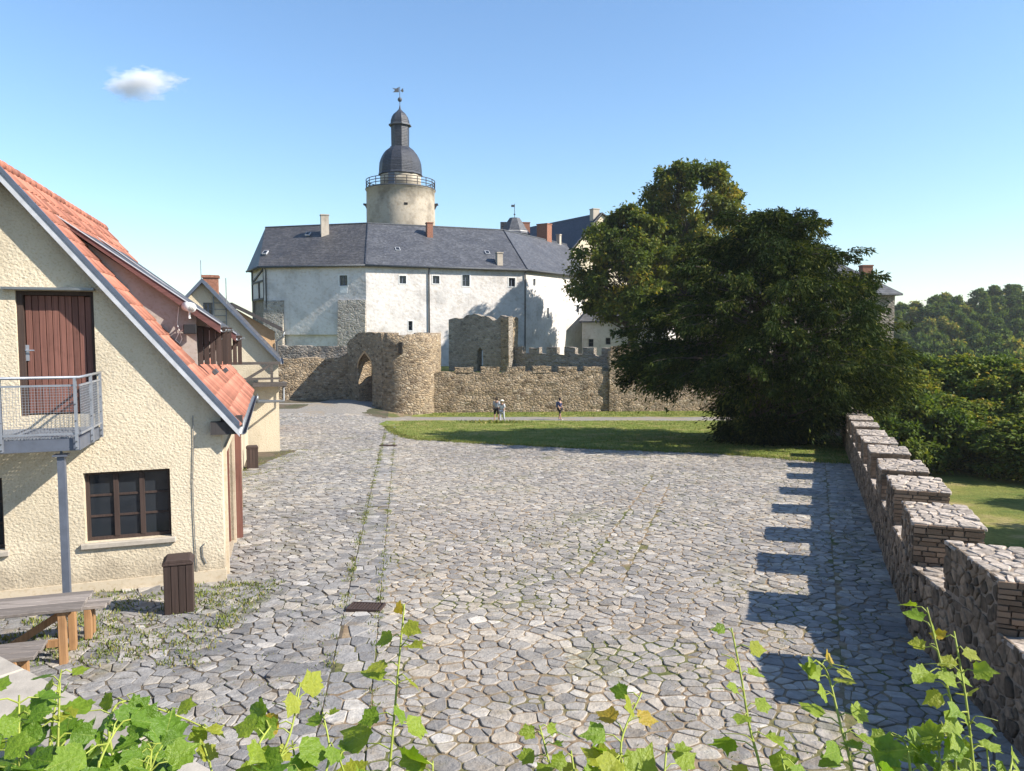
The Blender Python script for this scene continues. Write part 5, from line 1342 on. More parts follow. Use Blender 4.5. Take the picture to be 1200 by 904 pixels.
# ------------------------------------------------------------------ trees
def tube_tree(mb, a, b, r0, r1, bend, rr, n=6):
    a, b = Vector(a), Vector(b); L = (b - a).length
    pts = []; rad = []
    o = Vector((rr.gauss(0, 1), rr.gauss(0, 1), rr.gauss(0, .5))) * bend * L
    for k in range(6):
        t = k / 5; pts.append(a.lerp(b, t) + o * math.sin(math.pi * t)); rad.append(r0 + (r1 - r0) * t)
    mb.tube(pts, rad, n)
def broadleaf(seed, H_, R_, trunk_h, nclump, per, leaf, shape, mat, name, tint=(0, 1), trunk_r=.3, sy=1.0, cs_=1.0):
    """mesh pair (crown, wood); shape(t) = relative radius at relative height t in the crown"""
    rr = random.Random(seed); rn = np.random.default_rng(seed)
    wood_ = MB(); tubes = []
    lean = Vector((rr.gauss(0, .02), rr.gauss(0, .02), 1)) 
    tube_tree(wood_, (0, 0, -.3), lean * (trunk_h + (H_ - trunk_h) * .55), trunk_r, trunk_r * .35, .02, rr, 9)
    P, D, L_, rv, N_ = [], [], [], [], []
    for k in range(nclump):
        t = (k + rr.random()) / nclump
        t = t ** 0.9
        R = R_ * shape(t); a = rr.uniform(0, 2 * math.pi); f = rr.random() ** .38
        c = Vector((math.cos(a) * R * f, math.sin(a) * R * f * sy, trunk_h + (H_ - trunk_h) * t))
        cr = (0.11 + .13 * rr.random()) * R_ * (1.1 - .35 * t) * cs_
        s = max(0.15, min(.95, t * .6)); o = lean * (trunk_h * .75 + (c.z - trunk_h) * .6)
        if rr.random() < .75: tube_tree(wood_, o, c, trunk_r * .22 * (1.1 - t) + .02, .015, .06, rr, 5)
        m = int(per * rr.uniform(.7, 1.3))
        q = unit(rn.normal(size=(m, 3))); rad = rn.random(m) ** .5 * (1 + .9 * rn.random(m) ** 4)
        off_ = q * rad[:, None] * cr * np.array([1.15, 1.15, .72])
        pts = np.array(c) + off_
        P.append(pts)
        d = unit(q * .9 + rn.normal(size=(m, 3)) * .6 + np.array([0, 0, -.25])); D.append(d)
        L_.append(leaf * rn.uniform(.6, 1.3, m))
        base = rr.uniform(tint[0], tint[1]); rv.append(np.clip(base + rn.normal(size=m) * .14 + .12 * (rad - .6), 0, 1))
        N_.append(unit(q + np.array([0, 0, .8]) + rn.normal(size=(m, 3)) * .5))
    P, D, L_, rv, N_ = map(np.concatenate, (P, D, L_, rv, N_))
    return leaf_mesh(name, P, D, L_, L_ * .62, mat, rnd=rv, seed=seed, nrm=N_), wood_.mesh('trunk', MT['bark'], True)
def plant_tree(name, meshes, loc, rz, sc, label, group=None, cat='tree', crown='crown'):
    r = empty(name, loc, label, cat, group)
    for nm, me in zip((crown, 'trunk'), meshes):
        o = bpy.data.objects.new(nm, me); COL.objects.link(o); o.parent = r
    r.rotation_euler.z = rz; r.scale = sc if isinstance(sc, tuple) else (sc, sc, sc)
    return r
dome_ = lambda t: max(.12, math.sin(math.pi * min(1, (t * .86 + .14))) ** .7)
egg = lambda t: max(.10, (math.sin(math.pi * (t * .80 + .16)) ** .8) * (1 - .25 * t))
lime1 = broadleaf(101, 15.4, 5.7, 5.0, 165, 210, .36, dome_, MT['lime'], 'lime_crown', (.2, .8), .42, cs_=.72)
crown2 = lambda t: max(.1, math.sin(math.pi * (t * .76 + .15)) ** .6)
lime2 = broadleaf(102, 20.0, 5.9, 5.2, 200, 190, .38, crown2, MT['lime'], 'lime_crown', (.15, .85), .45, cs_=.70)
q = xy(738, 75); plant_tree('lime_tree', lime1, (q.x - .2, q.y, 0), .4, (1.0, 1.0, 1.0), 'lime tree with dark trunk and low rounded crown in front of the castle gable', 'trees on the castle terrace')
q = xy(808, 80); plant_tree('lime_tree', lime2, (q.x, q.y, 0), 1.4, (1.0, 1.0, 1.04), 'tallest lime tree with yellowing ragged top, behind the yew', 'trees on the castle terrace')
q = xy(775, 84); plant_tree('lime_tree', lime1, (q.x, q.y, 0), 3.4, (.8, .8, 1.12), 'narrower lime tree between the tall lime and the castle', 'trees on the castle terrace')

# the great yew
def yew():
    rr = random.Random(7); rn = np.random.default_rng(70)
    wood_ = MB(); P, D, L_, rv = [], [], [], []
    prof = [(0, 1.5), (.7, 1.9), (1.4, 2.8), (2.2, 4.5), (3.0, 6.0), (4.6, 6.6), (6, 6.1), (7.4, 5.2), (8.8, 4.0), (10, 2.7), (11, 1.5), (11.9, .5)]
    def R(h):
        for (a, x), (b, y) in zip(prof, prof[1:]):
            if a <= h <= b: return x + (y - x) * (h - a) / (b - a)
        return .3
    for k in range(5):
        a = k * 1.25 + .3; tube_tree(wood_, (math.cos(a) * .3, math.sin(a) * .3, -.3), (math.cos(a) * 1.3, math.sin(a) * 1.3, rr.uniform(6, 10)), .38, .06, .04, rr, 8)
    lob = [rr.uniform(0, 6.28) for _ in range(4)]
    def clump(c, cr, dirv, m, base):
        q = unit(rn.normal(size=(m, 3))); rad = rn.random(m) ** .5 * (1 + .9 * rn.random(m) ** 4)
        pts = np.array(c) + q * rad[:, None] * cr * np.array([1.0, 1.0, .7])
        pts[:, 2] -= .35 * cr * rad ** 2; pts[:, 2] = np.maximum(pts[:, 2], .12)
        d = unit(q * .7 + np.array(dirv) * .8 + rn.normal(size=(m, 3)) * .45 + np.array([0, 0, -.55]))
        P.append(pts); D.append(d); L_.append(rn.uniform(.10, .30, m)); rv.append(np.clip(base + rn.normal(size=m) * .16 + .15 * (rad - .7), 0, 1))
    for k in range(720):
        h = .3 + 11.5 * (rr.random() ** 1.0); a = rr.uniform(0, 2 * math.pi)
        f = rr.uniform(.72, 1.02) if rr.random() < .8 else rr.uniform(.2, .7)
        Rm = R(h) * (1 + .12 * math.sin(2 * a + lob[0] + h * .5) + .13 * math.sin(3 * a + lob[1] - h) + .12 * math.sin(6 * a + 1.3 * h))
        if math.cos(a) > 0: Rm *= 1 - .10 * math.cos(a) - (.10 if h > 6.5 else 0) * math.cos(a)
        if math.cos(a) < .2 and Rm * f > 2.4 and h < 2.9: continue
        dirv = Vector((math.cos(a), math.sin(a), 0)); c = dirv * Rm * f + Vector((0, 0, h))
        if k % 3 == 0: tube_tree(wood_, (dirv.x * .5, dirv.y * .5, max(.5, h - .25 * Rm)), c, .07, .015, .05, rr, 5)
        cr = rr.uniform(.45, 1.05) * (1 - .035 * h)
        clump(c, cr, dirv, int(330 * cr), rr.uniform(.2, .72))
    for k in range(150):                             # shoots that break the outline
        h = rr.uniform(3.2, 11.6); a = rr.uniform(0, 2 * math.pi); Rm = R(h) * (1 - .16 * max(0, math.cos(a))) + .2; dirv = Vector((math.cos(a), math.sin(a), 0)); ln = rr.uniform(.5, 1.5); up_ = rr.uniform(.05, .75)
        pts = [dirv * (Rm * .7 + (Rm * .3 + ln) * t) + Vector((0, 0, h + up_ * ln * t - .35 * t ** 3)) for t in (0, .4, .65, .85, 1)]
        wood_.tube([tuple(p) for p in pts], [.04, .03, .022, .015, .008], 5)
        for j, p in enumerate(pts[1:]): clump(p, (.5, .38, .28, .18)[j] * rr.uniform(.7, 1.2), dirv, (110, 80, 60, 36)[j], rr.uniform(.3, .8))
    for k in range(60):                              # long low boughs, mostly to the left
        a = math.pi + rr.gauss(0, .55) if k < 42 else rr.gauss(-.4, .4); h = rr.uniform(3.3, 5.0); Rm = rr.uniform(5.8, 7.5) if k < 42 else rr.uniform(4.5, 5.8); dirv = Vector((math.cos(a), math.sin(a), 0))
        pts = [dirv * (Rm * t) + Vector((0, 0, h + .5 * math.sin(t * 2.6) - .55 * t ** 3)) for t in (.3, .5, .65, .8, .92, 1)]
        wood_.tube([tuple(p) for p in pts], [.06, .05, .04, .03, .02, .012], 5)
        for p in pts[2:]: clump(p, rr.uniform(.28, .55), dirv, 90, rr.uniform(.25, .7))
    P, D, L_, rv = map(np.concatenate, (P, D, L_, rv))
    P, D, L_ = np.array(P), np.array(D), np.array(L_)
    nr = unit(np.array([0, 0, .6]) + rn.normal(size=P.shape) * .6)
    return leaf_mesh('yew_crown', P, D, L_, L_ * .34, MT['yew'], rnd=np.array(rv), seed=7, nrm=nr), wood_.mesh('trunk', MT['bark'], True)
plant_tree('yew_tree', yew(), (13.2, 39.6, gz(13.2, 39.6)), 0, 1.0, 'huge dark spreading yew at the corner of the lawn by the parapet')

# trees and bushes outside the wall
bushes = [broadleaf(201, 9, 4.6, .9, 110, 230, .34, dome_, MT['bush'], 'crown_foliage', (.2, .72), .22), broadleaf(202, 8, 4.2, .5, 100, 230, .34, dome_, MT['bush'], 'crown_foliage', (.3, .8), .18), broadleaf(203, 4, 3.0, .15, 70, 200, .28, dome_, MT['bush'], 'crown_foliage', (.15, .6), .1)]
blist = [ # px of centre, y, top py, mesh, width scale, label
    (1052, 50, 425, 1, 1.0, 'round green tree just right of the yew, beyond the parapet'),
    (1090, 54, 416, 0, 1.0, 'tree with yellow green top at the middle of the row beyond the parapet'),
    (1128, 52, 414, 1, 1.05, 'bright green tree in the row outside the wall, under the forest skyline dip'),
    (1166, 50, 416, 0, .95, 'tree with golden leaves second from the right picture edge, outside the wall'),
    (1203, 47, 426, 1, 1.0, 'green tree cut by the right picture edge, outside the wall'),
    (1070, 45, 452, 2, 1.15, 'dense dark shrub hugging the outside of the parapet'),
    (1110, 46, 462, 1, .8, 'broad bush in the shade at the left end of the meadow edge'),
    (1152, 46, 468, 1, .85, 'dark bush at the middle of the meadow edge'),
    (1192, 43, 490, 2, 1.1, 'bush with pale dry stems at the right end of the meadow edge'),
    (1225, 40, 480, 1, .85, 'bush half out of the picture right of the meadow'),
    (1030, 44, 478, 2, 1.0, 'low shrub leaning on the parapet below the yew')]
heights = (9.6, 8.6, 4.5)
for k, (px, y, tp_, mi, ws, lab) in enumerate(blist):
    y += 4
    x = (px - 600) / 900 * y; zt_ = at(px, tp_, y).z; z0 = out_z(x, y); hs = (zt_ - z0) / heights[mi]
    plant_tree('deciduous_tree' if mi != 2 else 'shrub', bushes[mi], (x, y, z0), k * 1.7, (ws, ws, hs), lab, 'trees along the meadow outside the wall', 'tree' if mi != 2 else 'shrub')
for k, (x, y, lab) in enumerate(((29.5, 25.5, 'meadow tree beyond the right picture edge, casting shade on the grass'), (34.5, 33, 'second meadow tree beyond the right picture edge'))):
    plant_tree('deciduous_tree', bushes[k], (x, y, out_z(x, y)), k * 2.1, (.8, .8, 1.0), lab, 'trees along the meadow outside the wall')
# forest on the far hill
forest = [broadleaf(300 + k, 17 + 2 * k, 4.6 + .4 * k, 4.0, 90, 90, .75, egg, MT['forest'], 'crown_foliage', [(.1, .5), (.2, .7), (.35, .9), (.05, .4)][k], .28, cs_=.8) for k in range(4)]
rr = random.Random(77); cnt_ = 0
for j, y in enumerate((150, 168, 186, 204, 222, 240, 260)):
    for i in range(13):
        px = 1022 + i * 17 + rr.uniform(-7, 7) + (j % 2) * 8
        yy = y + rr.uniform(-7, 7); x = (px - 600) / 900 * yy
        sky_ = 349 - (px - 1050) * .155 if px < 1190 else 330         # skyline of the crowns
        tp_ = sky_ + (6 - j) * 13 + rr.uniform(0, 9)
        zt_ = at(px, tp_, yy).z
        m = rr.randrange(4); hgt = 17 + 2 * m + .8; sc = rr.uniform(.85, 1.15)
        z0 = zt_ - hgt * sc
        sc_z = sc
        zg = out_z(x, yy)
        sc_z = (zt_ - zg) / hgt
        if sc_z < .45 or sc_z > 1.9: 
            sc_z = min(1.9, max(.45, sc_z))
        plant_tree('forest_tree', forest[m], (x, yy, zg), rr.uniform(0, 6.28), (sc, sc, sc_z), ('tree of the forest skyline on the far hill' if j == 6 else 'tree at the foot of the far forest, above the bushes' if j < 2 else 'tree in the middle of the far forested hillside'), ('forest skyline' if j == 6 else 'foot of the far forest' if j < 2 else 'middle of the far forest')); cnt_ += 1

# ------------------------------------------------------------------ people on the path
def skin_body(name, joints, edges, rad, mat, parent):
    me = bpy.data.meshes.new(name); me.from_pydata(joints, edges, []); o = bpy.data.objects.new(name, me); COL.objects.link(o)
    o.modifiers.new('skin', 'SKIN'); sv = me.skin_vertices[0].data
    for i, r in enumerate(rad): sv[i].radius = r if isinstance(r, tuple) else (r, r)
    sv[0].use_root = True
    sub = o.modifiers.new('sub', 'SUBSURF'); sub.levels = 2; sub.render_levels = 2
    dg = bpy.context.evaluated_depsgraph_get(); dg.update()
    m2 = bpy.data.meshes.new_from_object(o.evaluated_get(dg)); bpy.data.objects.remove(o)
    m2.materials.clear(); m2.materials.append(mat); m2.polygons.foreach_set('use_smooth', [True] * len(m2.polygons))
    at_ = m2.attributes.get('rnd') or m2.attributes.new('rnd', 'FLOAT', 'FACE')
    p = link(name, m2, parent, local=True); return p
SKIN = simple('skin', (0.50, 0.30, 0.21), .6, 0, .06, 6, .02)
def cloth(n, c): return simple(n, c, .85, 0, .12, 10, .2)
def person(loc, rz, ht, top_c, leg_c, leg_long, hair_c, label, hat=None, pack=None, bag=None, stride=.18):
    r = empty('person', loc, label, 'person', 'people on the gravel path'); r.rotation_euler.z = rz; s = ht / 1.75
    v3_ = lambda *a: tuple(x * s for x in a)
    st = stride
    J = [v3_(0, 0, .95), v3_(0, 0, 1.18), v3_(0, 0, 1.40), v3_(0, .0, 1.50), v3_(0, .01, 1.58), v3_(0, .02, 1.66), v3_(0, .01, 1.74),
         v3_(.10, 0, .90), v3_(.11, st * .6, .50), v3_(.11, st, .09), v3_(.12, st + .16, .04),
         v3_(-.10, 0, .90), v3_(-.11, -st * .3, .50), v3_(-.11, -st, .10), v3_(-.12, -st + .15, .04),
         v3_(.19, 0, 1.42), v3_(.25, -.03, 1.15), v3_(.24, .10, .92), v3_(.23, .14, .83),
         v3_(-.19, 0, 1.42), v3_(-.25, .02, 1.15), v3_(-.24, .14, .95), v3_(-.23, .18, .87)]
    E = [(0, 1), (1, 2), (2, 3), (3, 4), (4, 5), (5, 6), (0, 7), (7, 8), (8, 9), (9, 10), (0, 11), (11, 12), (12, 13), (13, 14), (2, 15), (15, 16), (16, 17), (17, 18), (2, 19), (19, 20), (20, 21), (21, 22)]
    Rr = [(.15, .11), (.14, .10), (.16, .10), .06, .055, .09, .07, .085, .06, .045, .035, .085, .06, .045, .035, .06, .045, .035, .03, .06, .045, .035, .03]
    Rr = [tuple(q * s for q in x) if isinstance(x, tuple) else x * s for x in Rr]
    skin_body('body', J, E, Rr, SKIN, r)
    def shell(name, idx, ed, rad, c):
        mp = {k: n for n, k in enumerate(idx)}
        skin_body(name, [J[k] for k in idx], [(mp[a], mp[b]) for a, b in ed], [tuple(q * s for q in x) if isinstance(x, tuple) else x * s for x in rad], c, r)
    shell('shirt', [0, 1, 2, 15, 16, 19, 20], [(0, 1), (1, 2), (2, 15), (15, 16), (2, 19), (19, 20)], [(.175, .13), (.165, .125), (.185, .125), .08, .062, .08, .062], cloth('shirt_cloth', top_c))
    li = [0, 7, 8, 11, 12] + ([9, 13] if leg_long else []); le = [(0, 7), (7, 8), (0, 11), (11, 12)] + ([(8, 9), (12, 13)] if leg_long else [])
    shell('trousers', li, le, [(.18, .135), .115, .085, .115, .085] + ([.065, .065] if leg_long else []), cloth('trouser_cloth', leg_c))
    for a, b in ((9, 10), (13, 14)):
        m = MB(); A, B_ = Vector(J[a]), Vector(J[b]); m.tube([(A.x, A.y - .05 * s, .03), (A.x, A.y + .05 * s, .04), (B_.x, B_.y - .01, .035), (B_.x, B_.y + .06 * s, .03)], [.03 * s, .05 * s, .045 * s, .025 * s], 8); m.build('shoe', cloth('shoe_leather', (.6, .58, .55)), r, True, local=True)
    hc = Vector(J[5]); m = MB(); m.lathe((hc.x, hc.y - .015 * s, hc.z + .0), [(.085 * s, -.09 * s), (.112 * s, -.02 * s), (.105 * s, .06 * s), (.065 * s, .105 * s), (.01, .118 * s)], 12); m.build('hair', cloth('hair', hair_c), r, True, local=True)
    for sx_ in (-1, 1):
        m = MB(); m.lathe((hc.x + sx_ * .034 * s, hc.y + .088 * s, hc.z), [(.002, -.012), (.012, 0), (.002, .012)], 6); m.build('eye', MT['blackplastic'], r, True, local=True)
    m = MB(); m.tube([(hc.x, hc.y + .085 * s, hc.z + .01), (hc.x, hc.y + .115 * s, hc.z - .025 * s)], [.012 * s, .018 * s], 6); m.build('nose', SKIN, r, True, local=True)
    if hat: m = MB(); m.lathe((hc.x, hc.y, hc.z + .05 * s), [(.19 * s, 0), (.19 * s, .012), (.115 * s, .02), (.105 * s, .09 * s), (.05 * s, .105 * s), (.01, .11 * s)], 16); m.build('hat', cloth('hat_straw', hat), r, True, local=True)
    if pack:
        m = MB(); m.box(W, -.14 * s, .14 * s, -.30 * s, -.125 * s, 1.0 * s, 1.43 * s); m.build('backpack', cloth('pack_cloth', pack), r, local=True, bevel=.05 * s)
    if bag: m = MB(); m.box(W, .23 * s, .33 * s, -.14 * s, .14 * s, .74 * s, 1.0 * s); m.build('bag', cloth('bag_cloth', bag), r, local=True, bevel=.03)
    return r
q = ground(582, 494); person(q, math.radians(160), 1.74, (.45, .47, .52), (.02, .02, .022), False, (.02, .015, .012), 'dark haired person in grey top and black shorts with white backpack, left of the two', pack=(.7, .7, .72))
q = ground(588.5, 495); person(q, math.radians(150), 1.58, (.72, .73, .76), (.52, .54, .60), True, (.45, .38, .28), 'person in white top, pale trousers and sun hat beside the dark haired walker', hat=(.75, .70, .58))
q = ground(656, 492.5); person(q, math.radians(-120), 1.66, (.025, .035, .10), (.015, .015, .02), False, (.03, .025, .03), 'lone walker in navy top and black shorts with blue backpack on the gravel path', pack=(.10, .12, .22), stride=.14)

# ------------------------------------------------------------------ drain covers in the paved strip
for px, py, w, l, lab in ((429, 714, .27, .19, 'rusty iron drain cover in the paved strip, nearest'), (455, 523, .4, .25, 'dark drain slot at the far end of the paved strip')):
    q = ground(px, py); r = empty('drain_cover', q, lab, 'drain cover', 'drain covers in the paved strip')
    F_ = Fr(q, (1, -.1, 0), (.1, 1, -.05), (0, .05, 1))
    m = MB(); m.box(F_, -w, w, -l, -l + .03, -.02, .055); m.box(F_, -w, w, l - .03, l, -.02, .055); m.box(F_, -w, -w + .03, -l + .03, l - .03, -.02, .055); m.box(F_, w - .03, w, -l + .03, l - .03, -.02, .055); m.build('frame', MT['darkwood'], r)
    for k in range(9):
        u = -w + .05 + k * (2 * w - .1) / 9; m = MB(); m.box(F_, u, u + .03, -l + .03, l - .03, .0, .05); m.build('grate_bar', MT['darkwood'], r)
    m = MB(); m.box(F_, -w + .03, w - .03, -l + .03, l - .03, -.01, .03); m.build('sump', MT['void'], r)

# ------------------------------------------------------------------ vine on the terrace wall in the foreground
tw = empty('terrace_wall', (0, 1.9, 0), 'rubble terrace wall the vine grows on, just below the picture', 'wall')
mb = MB(); rough_wall(mb, [Vector((-3.2, 2.25)), Vector((4.6, 2.25))], -.4, 1.95, .5, seed=90, jit=.03); mb.build('wall_face', MT['rubgrey'], tw)
def vine_leaf(seed):
    r = random.Random(seed); m = MB()
    lob = [(-150, .42), (-125, .62), (-100, .60), (-78, .60), (-55, .86), (-40, .74), (-26, .72), (0, 1.08), (26, .72), (40, .74), (55, .86), (78, .60), (100, .60), (125, .62), (150, .42)]
    pts = []
    for i, (a, l) in enumerate(lob):
        a2 = math.radians(a + r.uniform(-4, 4)); l2 = l * r.uniform(.88, 1.1)
        pts.append((math.sin(a2) * l2 * .72, .28 + math.cos(a2) * l2 * .72))
        if i < len(lob) - 1:
            a3 = math.radians((a + lob[i + 1][0]) / 2 + r.uniform(-3, 3)); l3 = (l + lob[i + 1][1]) / 2 * r.uniform(.80, .95)
            pts.append((math.sin(a3) * l3 * .72, .28 + math.cos(a3) * l3 * .72))
    cup, dro = r.uniform(-.25, .60), r.uniform(.1, .75)
    def z(x, y): return cup * x * x * 1.2 + .10 * abs(x) - dro * max(0, y) ** 2 * .5 + .03 * math.sin(9 * x + seed) * math.cos(8 * y)
    mid = [(x * .5, .28 + (y - .28) * .5) for x, y in pts]
    n = len(pts); vs = [(0, .28, z(0, .28))] + [(x, y, z(x, y)) for x, y in mid] + [(x, y, z(x, y)) for x, y in pts] + [(0, 0, .0)]
    fs = [(0, 1 + i, 2 + i) for i in range(n - 1)] + [(1 + i, 1 + n + i, 2 + n + i, 2 + i) for i in range(n - 1)] + [(0, 1 + n - 1, 1 + 2 * n), (0, 1 + 2 * n, 1), (1, 1 + 2 * n, 1 + n), (n, 2 * n, 1 + 2 * n)]
    m.add([Vector(v) for v in vs], fs); return m
leafs = []
for k in range(6):
    for tone in (.12, .35, .55, .72, .88, 1.0):
        m = vine_leaf(k * 13 + 5); m.r = [tone] * len(m.f); leafs.append((tone, m.mesh('leaf', MT['vine'], True)))
rv_ = random.Random(99)
def vine_shoot(path, label, leaf_px, n, tones, tip=True, dense=1):
    n = int(n * (1.5 if dense > 1 else 2.3))
    """path: [(px, py, depth)] from the root up"""
    pts = [at(*p) for p in path]
    root_ = Vector((pts[0].x + .02, 2.25, 1.93))
    r = empty('vine_shoot', root_, label, 'vine', 'vine shoots on the terrace wall')
    cps = [root_, root_.lerp(pts[0], .6) + Vector((0, -.02, 0))] + pts
    fine = []
    for i in range(len(cps) - 1):
        p0, p1, p2, p3_ = cps[max(0, i - 1)], cps[i], cps[i + 1], cps[min(len(cps) - 1, i + 2)]
        for k in range(6):
            t = k / 6; fine.append(.5 * ((2 * p1) + (p2 - p0) * t + (2 * p0 - 5 * p1 + 4 * p2 - p3_) * t * t + (3 * p1 - p0 - 3 * p2 + p3_) * t ** 3))
    fine.append(cps[-1]); m = MB(); N = len(fine)
    m.tube(fine, [.0056 - .0034 * i / N for i in range(N)], 6); stem = m.build('stem', MT['vinestem'], r, True)
    i0 = 9
    for k in range(n):
        t = (k + .5) / n; i = int(i0 + (N - 1 - i0) * t); p = fine[min(i, N - 1)]
        size = leaf_px * p.y / 900 * rv_.uniform(.75, 1.2) * (1.2 - .72 * t)
        a = rv_.uniform(0, 6.28) if dense > 1 else (k % 2) * math.pi + rv_.gauss(0, .6)
        hd = Vector((math.cos(a), math.sin(a) * .8, rv_.uniform(-.1, .5))).normalized()
        pet = p + hd * size * rv_.uniform(.35, .75)
        q = MB(); q.tube([p, p.lerp(pet, .5) + Vector((0, 0, .008)), pet], [.0022, .0018, .0015], 5); q.build('petiole', MT['vinestem'], stem)
        ld = (hd + Vector((rv_.gauss(0, .3), rv_.gauss(0, .3), rv_.uniform(-.7, .15)))).normalized()
        up = Vector((.45 + rv_.gauss(0, .45), -.55 + rv_.gauss(0, .4), .7)); xx = ld.cross(up).normalized(); zz = xx.cross(ld)
        tone = min(1, max(0, rv_.gauss(tones[0] + (min(.82, tones[1]) - tones[0]) * t, .13)))
        me = min((rv_.random() * .25 + abs(tn - tone), j) for j, (tn, _) in enumerate(leafs))[1]
        o = link('leaf', leafs[me][1], r)
        o.matrix_basis = Matrix.Translation(pet) @ Matrix(((xx.x, ld.x, zz.x), (xx.y, ld.y, zz.y), (xx.z, ld.z, zz.z))).to_4x4() @ Matrix.Scale(size, 4)
    if tip:                                        # tendrils
        for k in range(3):
            p = fine[int(N * (.62 + .12 * k))]; a = rv_.uniform(0, 6.28); L_ = rv_.uniform(.05, .10); pp = []
            for j in range(9):
                t = j / 8; ang = a + t * 2.6; pp.append(p + Vector((math.cos(a) * L_ * t + .02 * math.sin(ang * 2) * t, .02 * math.cos(ang) * t, L_ * (.9 * t - .7 * t * t))))
            q = MB(); q.tube(pp, [.0016 - .0001 * j for j in range(9)], 5); q.build('tendril', MT['vinestem'], stem, True)
    return r
# broad clusters
for k, (px, w, top, d, lab) in enumerate(((-10, 40, 800, 1.55, 'leafiest vine shoot in the bottom left corner'), (30, 45, 815, 1.65, 'vine shoot with large shaded leaves left of the coping'), (70, 60, 800, 1.75, 'vine shoot rising before the picnic bench'), (120, 60, 850, 1.6, 'low vine shoot over the coping slabs'), (175, 50, 865, 1.7, 'vine shoot with broad leaves at the coping end'))):
    vine_shoot([(px, 980, d), (px + rv_.uniform(-10, 10), 905, d), (px + rv_.uniform(-w, w) * .4, top, d + .1)], lab, 58, 17, (.1, .5), k % 2 == 0, 2)
vine_shoot([(62, 960, 1.9), (58, 880, 1.9), (66, 820, 1.95), (72, 785, 2.0)], 'upright vine shoot with three pale leaves over the bench end', 48, 6, (.4, .7))
vine_shoot([(150, 980, 1.9), (135, 900, 1.9), (128, 850, 1.95), (146, 822, 2.0), (205, 838, 2.1), (258, 862, 2.15)], 'vine runner arching right above the coping', 42, 8, (.45, .9))
vine_shoot([(300, 1000, 1.8), (315, 920, 1.85), (340, 860, 1.9), (352, 800, 2.0)], 'bushy vine shoot left of the tall one', 52, 9, (.4, .9), True, 2)
vine_shoot([(290, 1000, 1.7), (292, 930, 1.75), (300, 880, 1.8), (318, 850, 1.9)], 'short bright vine shoot below the bushy one', 60, 8, (.4, .65), False, 2)
vine_shoot([(380, 1000, 1.8), (378, 930, 1.85), (386, 880, 1.95), (378, 835, 2.0)], 'small vine shoot with two dark leaves', 34, 5, (.2, .5), False)
vine_shoot([(450, 1010, 1.9), (455, 920, 1.95), (462, 840, 2.0), (468, 770, 2.05), (474, 708, 2.1)], 'tallest vine shoot standing left of centre', 42, 9, (.5, .85))
vine_shoot([(640, 1000, 2.0), (650, 930, 2.05), (640, 880, 2.1), (632, 850, 2.15)], 'thin vine shoot with a few small leaves at bottom centre', 30, 5, (.6, 1.0))
vine_shoot([(735, 1000, 1.85), (735, 930, 1.9), (728, 870, 1.95), (752, 812, 2.05)], 'vine shoot with bronze young leaves right of centre', 50, 11, (.4, 1.0), True, 2)
vine_shoot([(710, 1000, 1.8), (716, 930, 1.85), (726, 890, 1.9)], 'low leafy vine shoot beneath the bronze one', 50, 7, (.35, .6), False, 2)
vine_shoot([(905, 1000, 1.95), (893, 910, 2.0), (878, 850, 2.05), (868, 790, 2.1), (857, 736, 2.15)], 'slender vine shoot with small leaves left of the wall shadow', 34, 7, (.5, .95))
vine_shoot([(1010, 1000, 1.9), (1000, 910, 1.95), (985, 850, 2.0), (970, 790, 2.1), (958, 776, 2.1)], 'vine shoot in front of the merlon shadows', 40, 9, (.45, .85))
vine_shoot([(1125, 1000, 1.85), (1120, 910, 1.9), (1118, 840, 1.95), (1102, 775, 2.0), (1086, 712, 2.05)], 'tall vine shoot with tendrils before the parapet', 42, 13, (.5, .95), True, 2)
vine_shoot([(1150, 1000, 1.85), (1142, 910, 1.9), (1132, 820, 1.95), (1118, 740, 2.05)], 'second vine shoot beside the one with tendrils', 40, 9, (.5, .9))
vine_shoot([(1070, 1000, 1.85), (1068, 920, 1.9), (1060, 870, 1.95), (1035, 862, 2.0)], 'low vine shoot left of the tendril shoots', 42, 6, (.4, .7), False)
vine_shoot([(1185, 1000, 1.8), (1182, 925, 1.85), (1186, 892, 1.9)], 'vine leaves at the bottom right corner', 44, 5, (.4, .6), False)

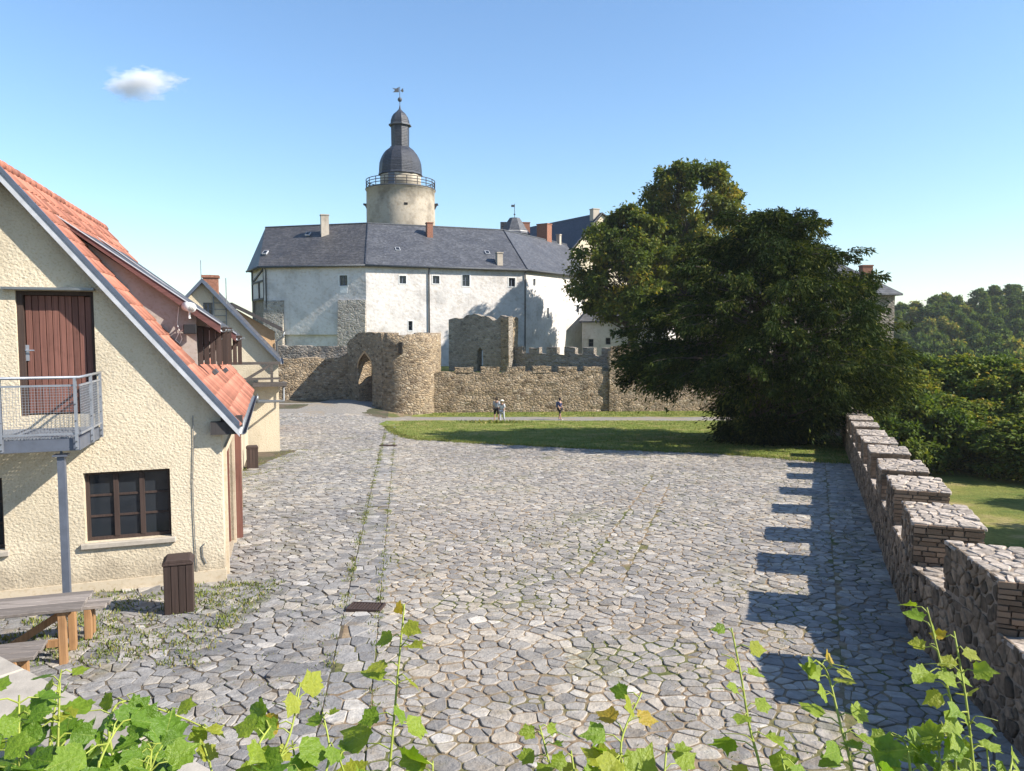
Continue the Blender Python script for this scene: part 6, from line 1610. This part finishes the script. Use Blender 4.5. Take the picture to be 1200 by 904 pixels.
for px, top, lab in ((250, 872, 'low vine leaves at the end of the coping run'), (345, 868, 'leafy vine tuft at the foot of the bushy shoot'), (405, 885, 'low vine leaves between the bushy and the tall shoot'), (500, 892, 'two low vine leaves right of the tallest shoot'), (670, 880, 'low vine leaves under the thin centre shoot'), (770, 876, 'vine tuft right of the bronze shoot'), (920, 884, 'low vine leaves between the two slender shoots'), (1030, 880, 'vine tuft at the foot of the merlon shadow shoot'), (1100, 862, 'dense vine tuft under the tendril shoots'), (1155, 870, 'vine tuft in front of the parapet corner')):
    vine_shoot([(px, 1010, 1.8), (px + 6, 940, 1.85), (px + rv_.uniform(-12, 12), top, 1.95)], lab, 50, 6, (.3, .75), False, 2)

# ------------------------------------------------------------------ small cloud
cc = at(163, 97, 1500)
g = NG('cloud_vapour'); co = g.co(kind='Object')
ln = g.n('VectorMath', operation='LENGTH'); g.set(ln.inputs[0], co)
nz_ = g.noise(g.co((2.2, 2.2, 2.2)), 1.0, 7, .62)
dd = g.math('SUBTRACT', g.math('SUBTRACT', g.math('MULTIPLY', nz_, 1.9), .42), ln.outputs['Value'])
den = g.math('MULTIPLY', g.math('MAXIMUM', dd, 0.0), .2)
pv = g.n('VolumePrincipled'); g.set(pv.inputs['Density'], den); pv.inputs['Color'].default_value = (1, 1, 1, 1); pv.inputs['Anisotropy'].default_value = 0.2
g.t.links.new(pv.outputs[0], g.out.inputs['Volume'])
m = MB(); m.lathe((0, 0, 0), [(.02, -1)] + [(math.sin(math.pi * k / 12), -math.cos(math.pi * k / 12)) for k in range(1, 12)] + [(.02, 1)], 20)
o = m.build('cloud', g.m); o.location = cc; o.scale = (118, 60, 46)
tag(o, 'single small white cloud in the blue sky', 'cloud')

# ------------------------------------------------------------------ air
g = NG('hazy_air'); pv = g.n('VolumePrincipled'); pv.inputs['Density'].default_value = 0.00016; pv.inputs['Color'].default_value = (0.90, 0.95, 1.0, 1); pv.inputs['Anisotropy'].default_value = 0.3
g.t.links.new(pv.outputs[0], g.out.inputs['Volume'])
m = MB(); m.box(W, -910, 910, -310, 910, -32, 60)
tag(m.build('haze', g.m), 'faint summer haze over the valley', kind='stuff')
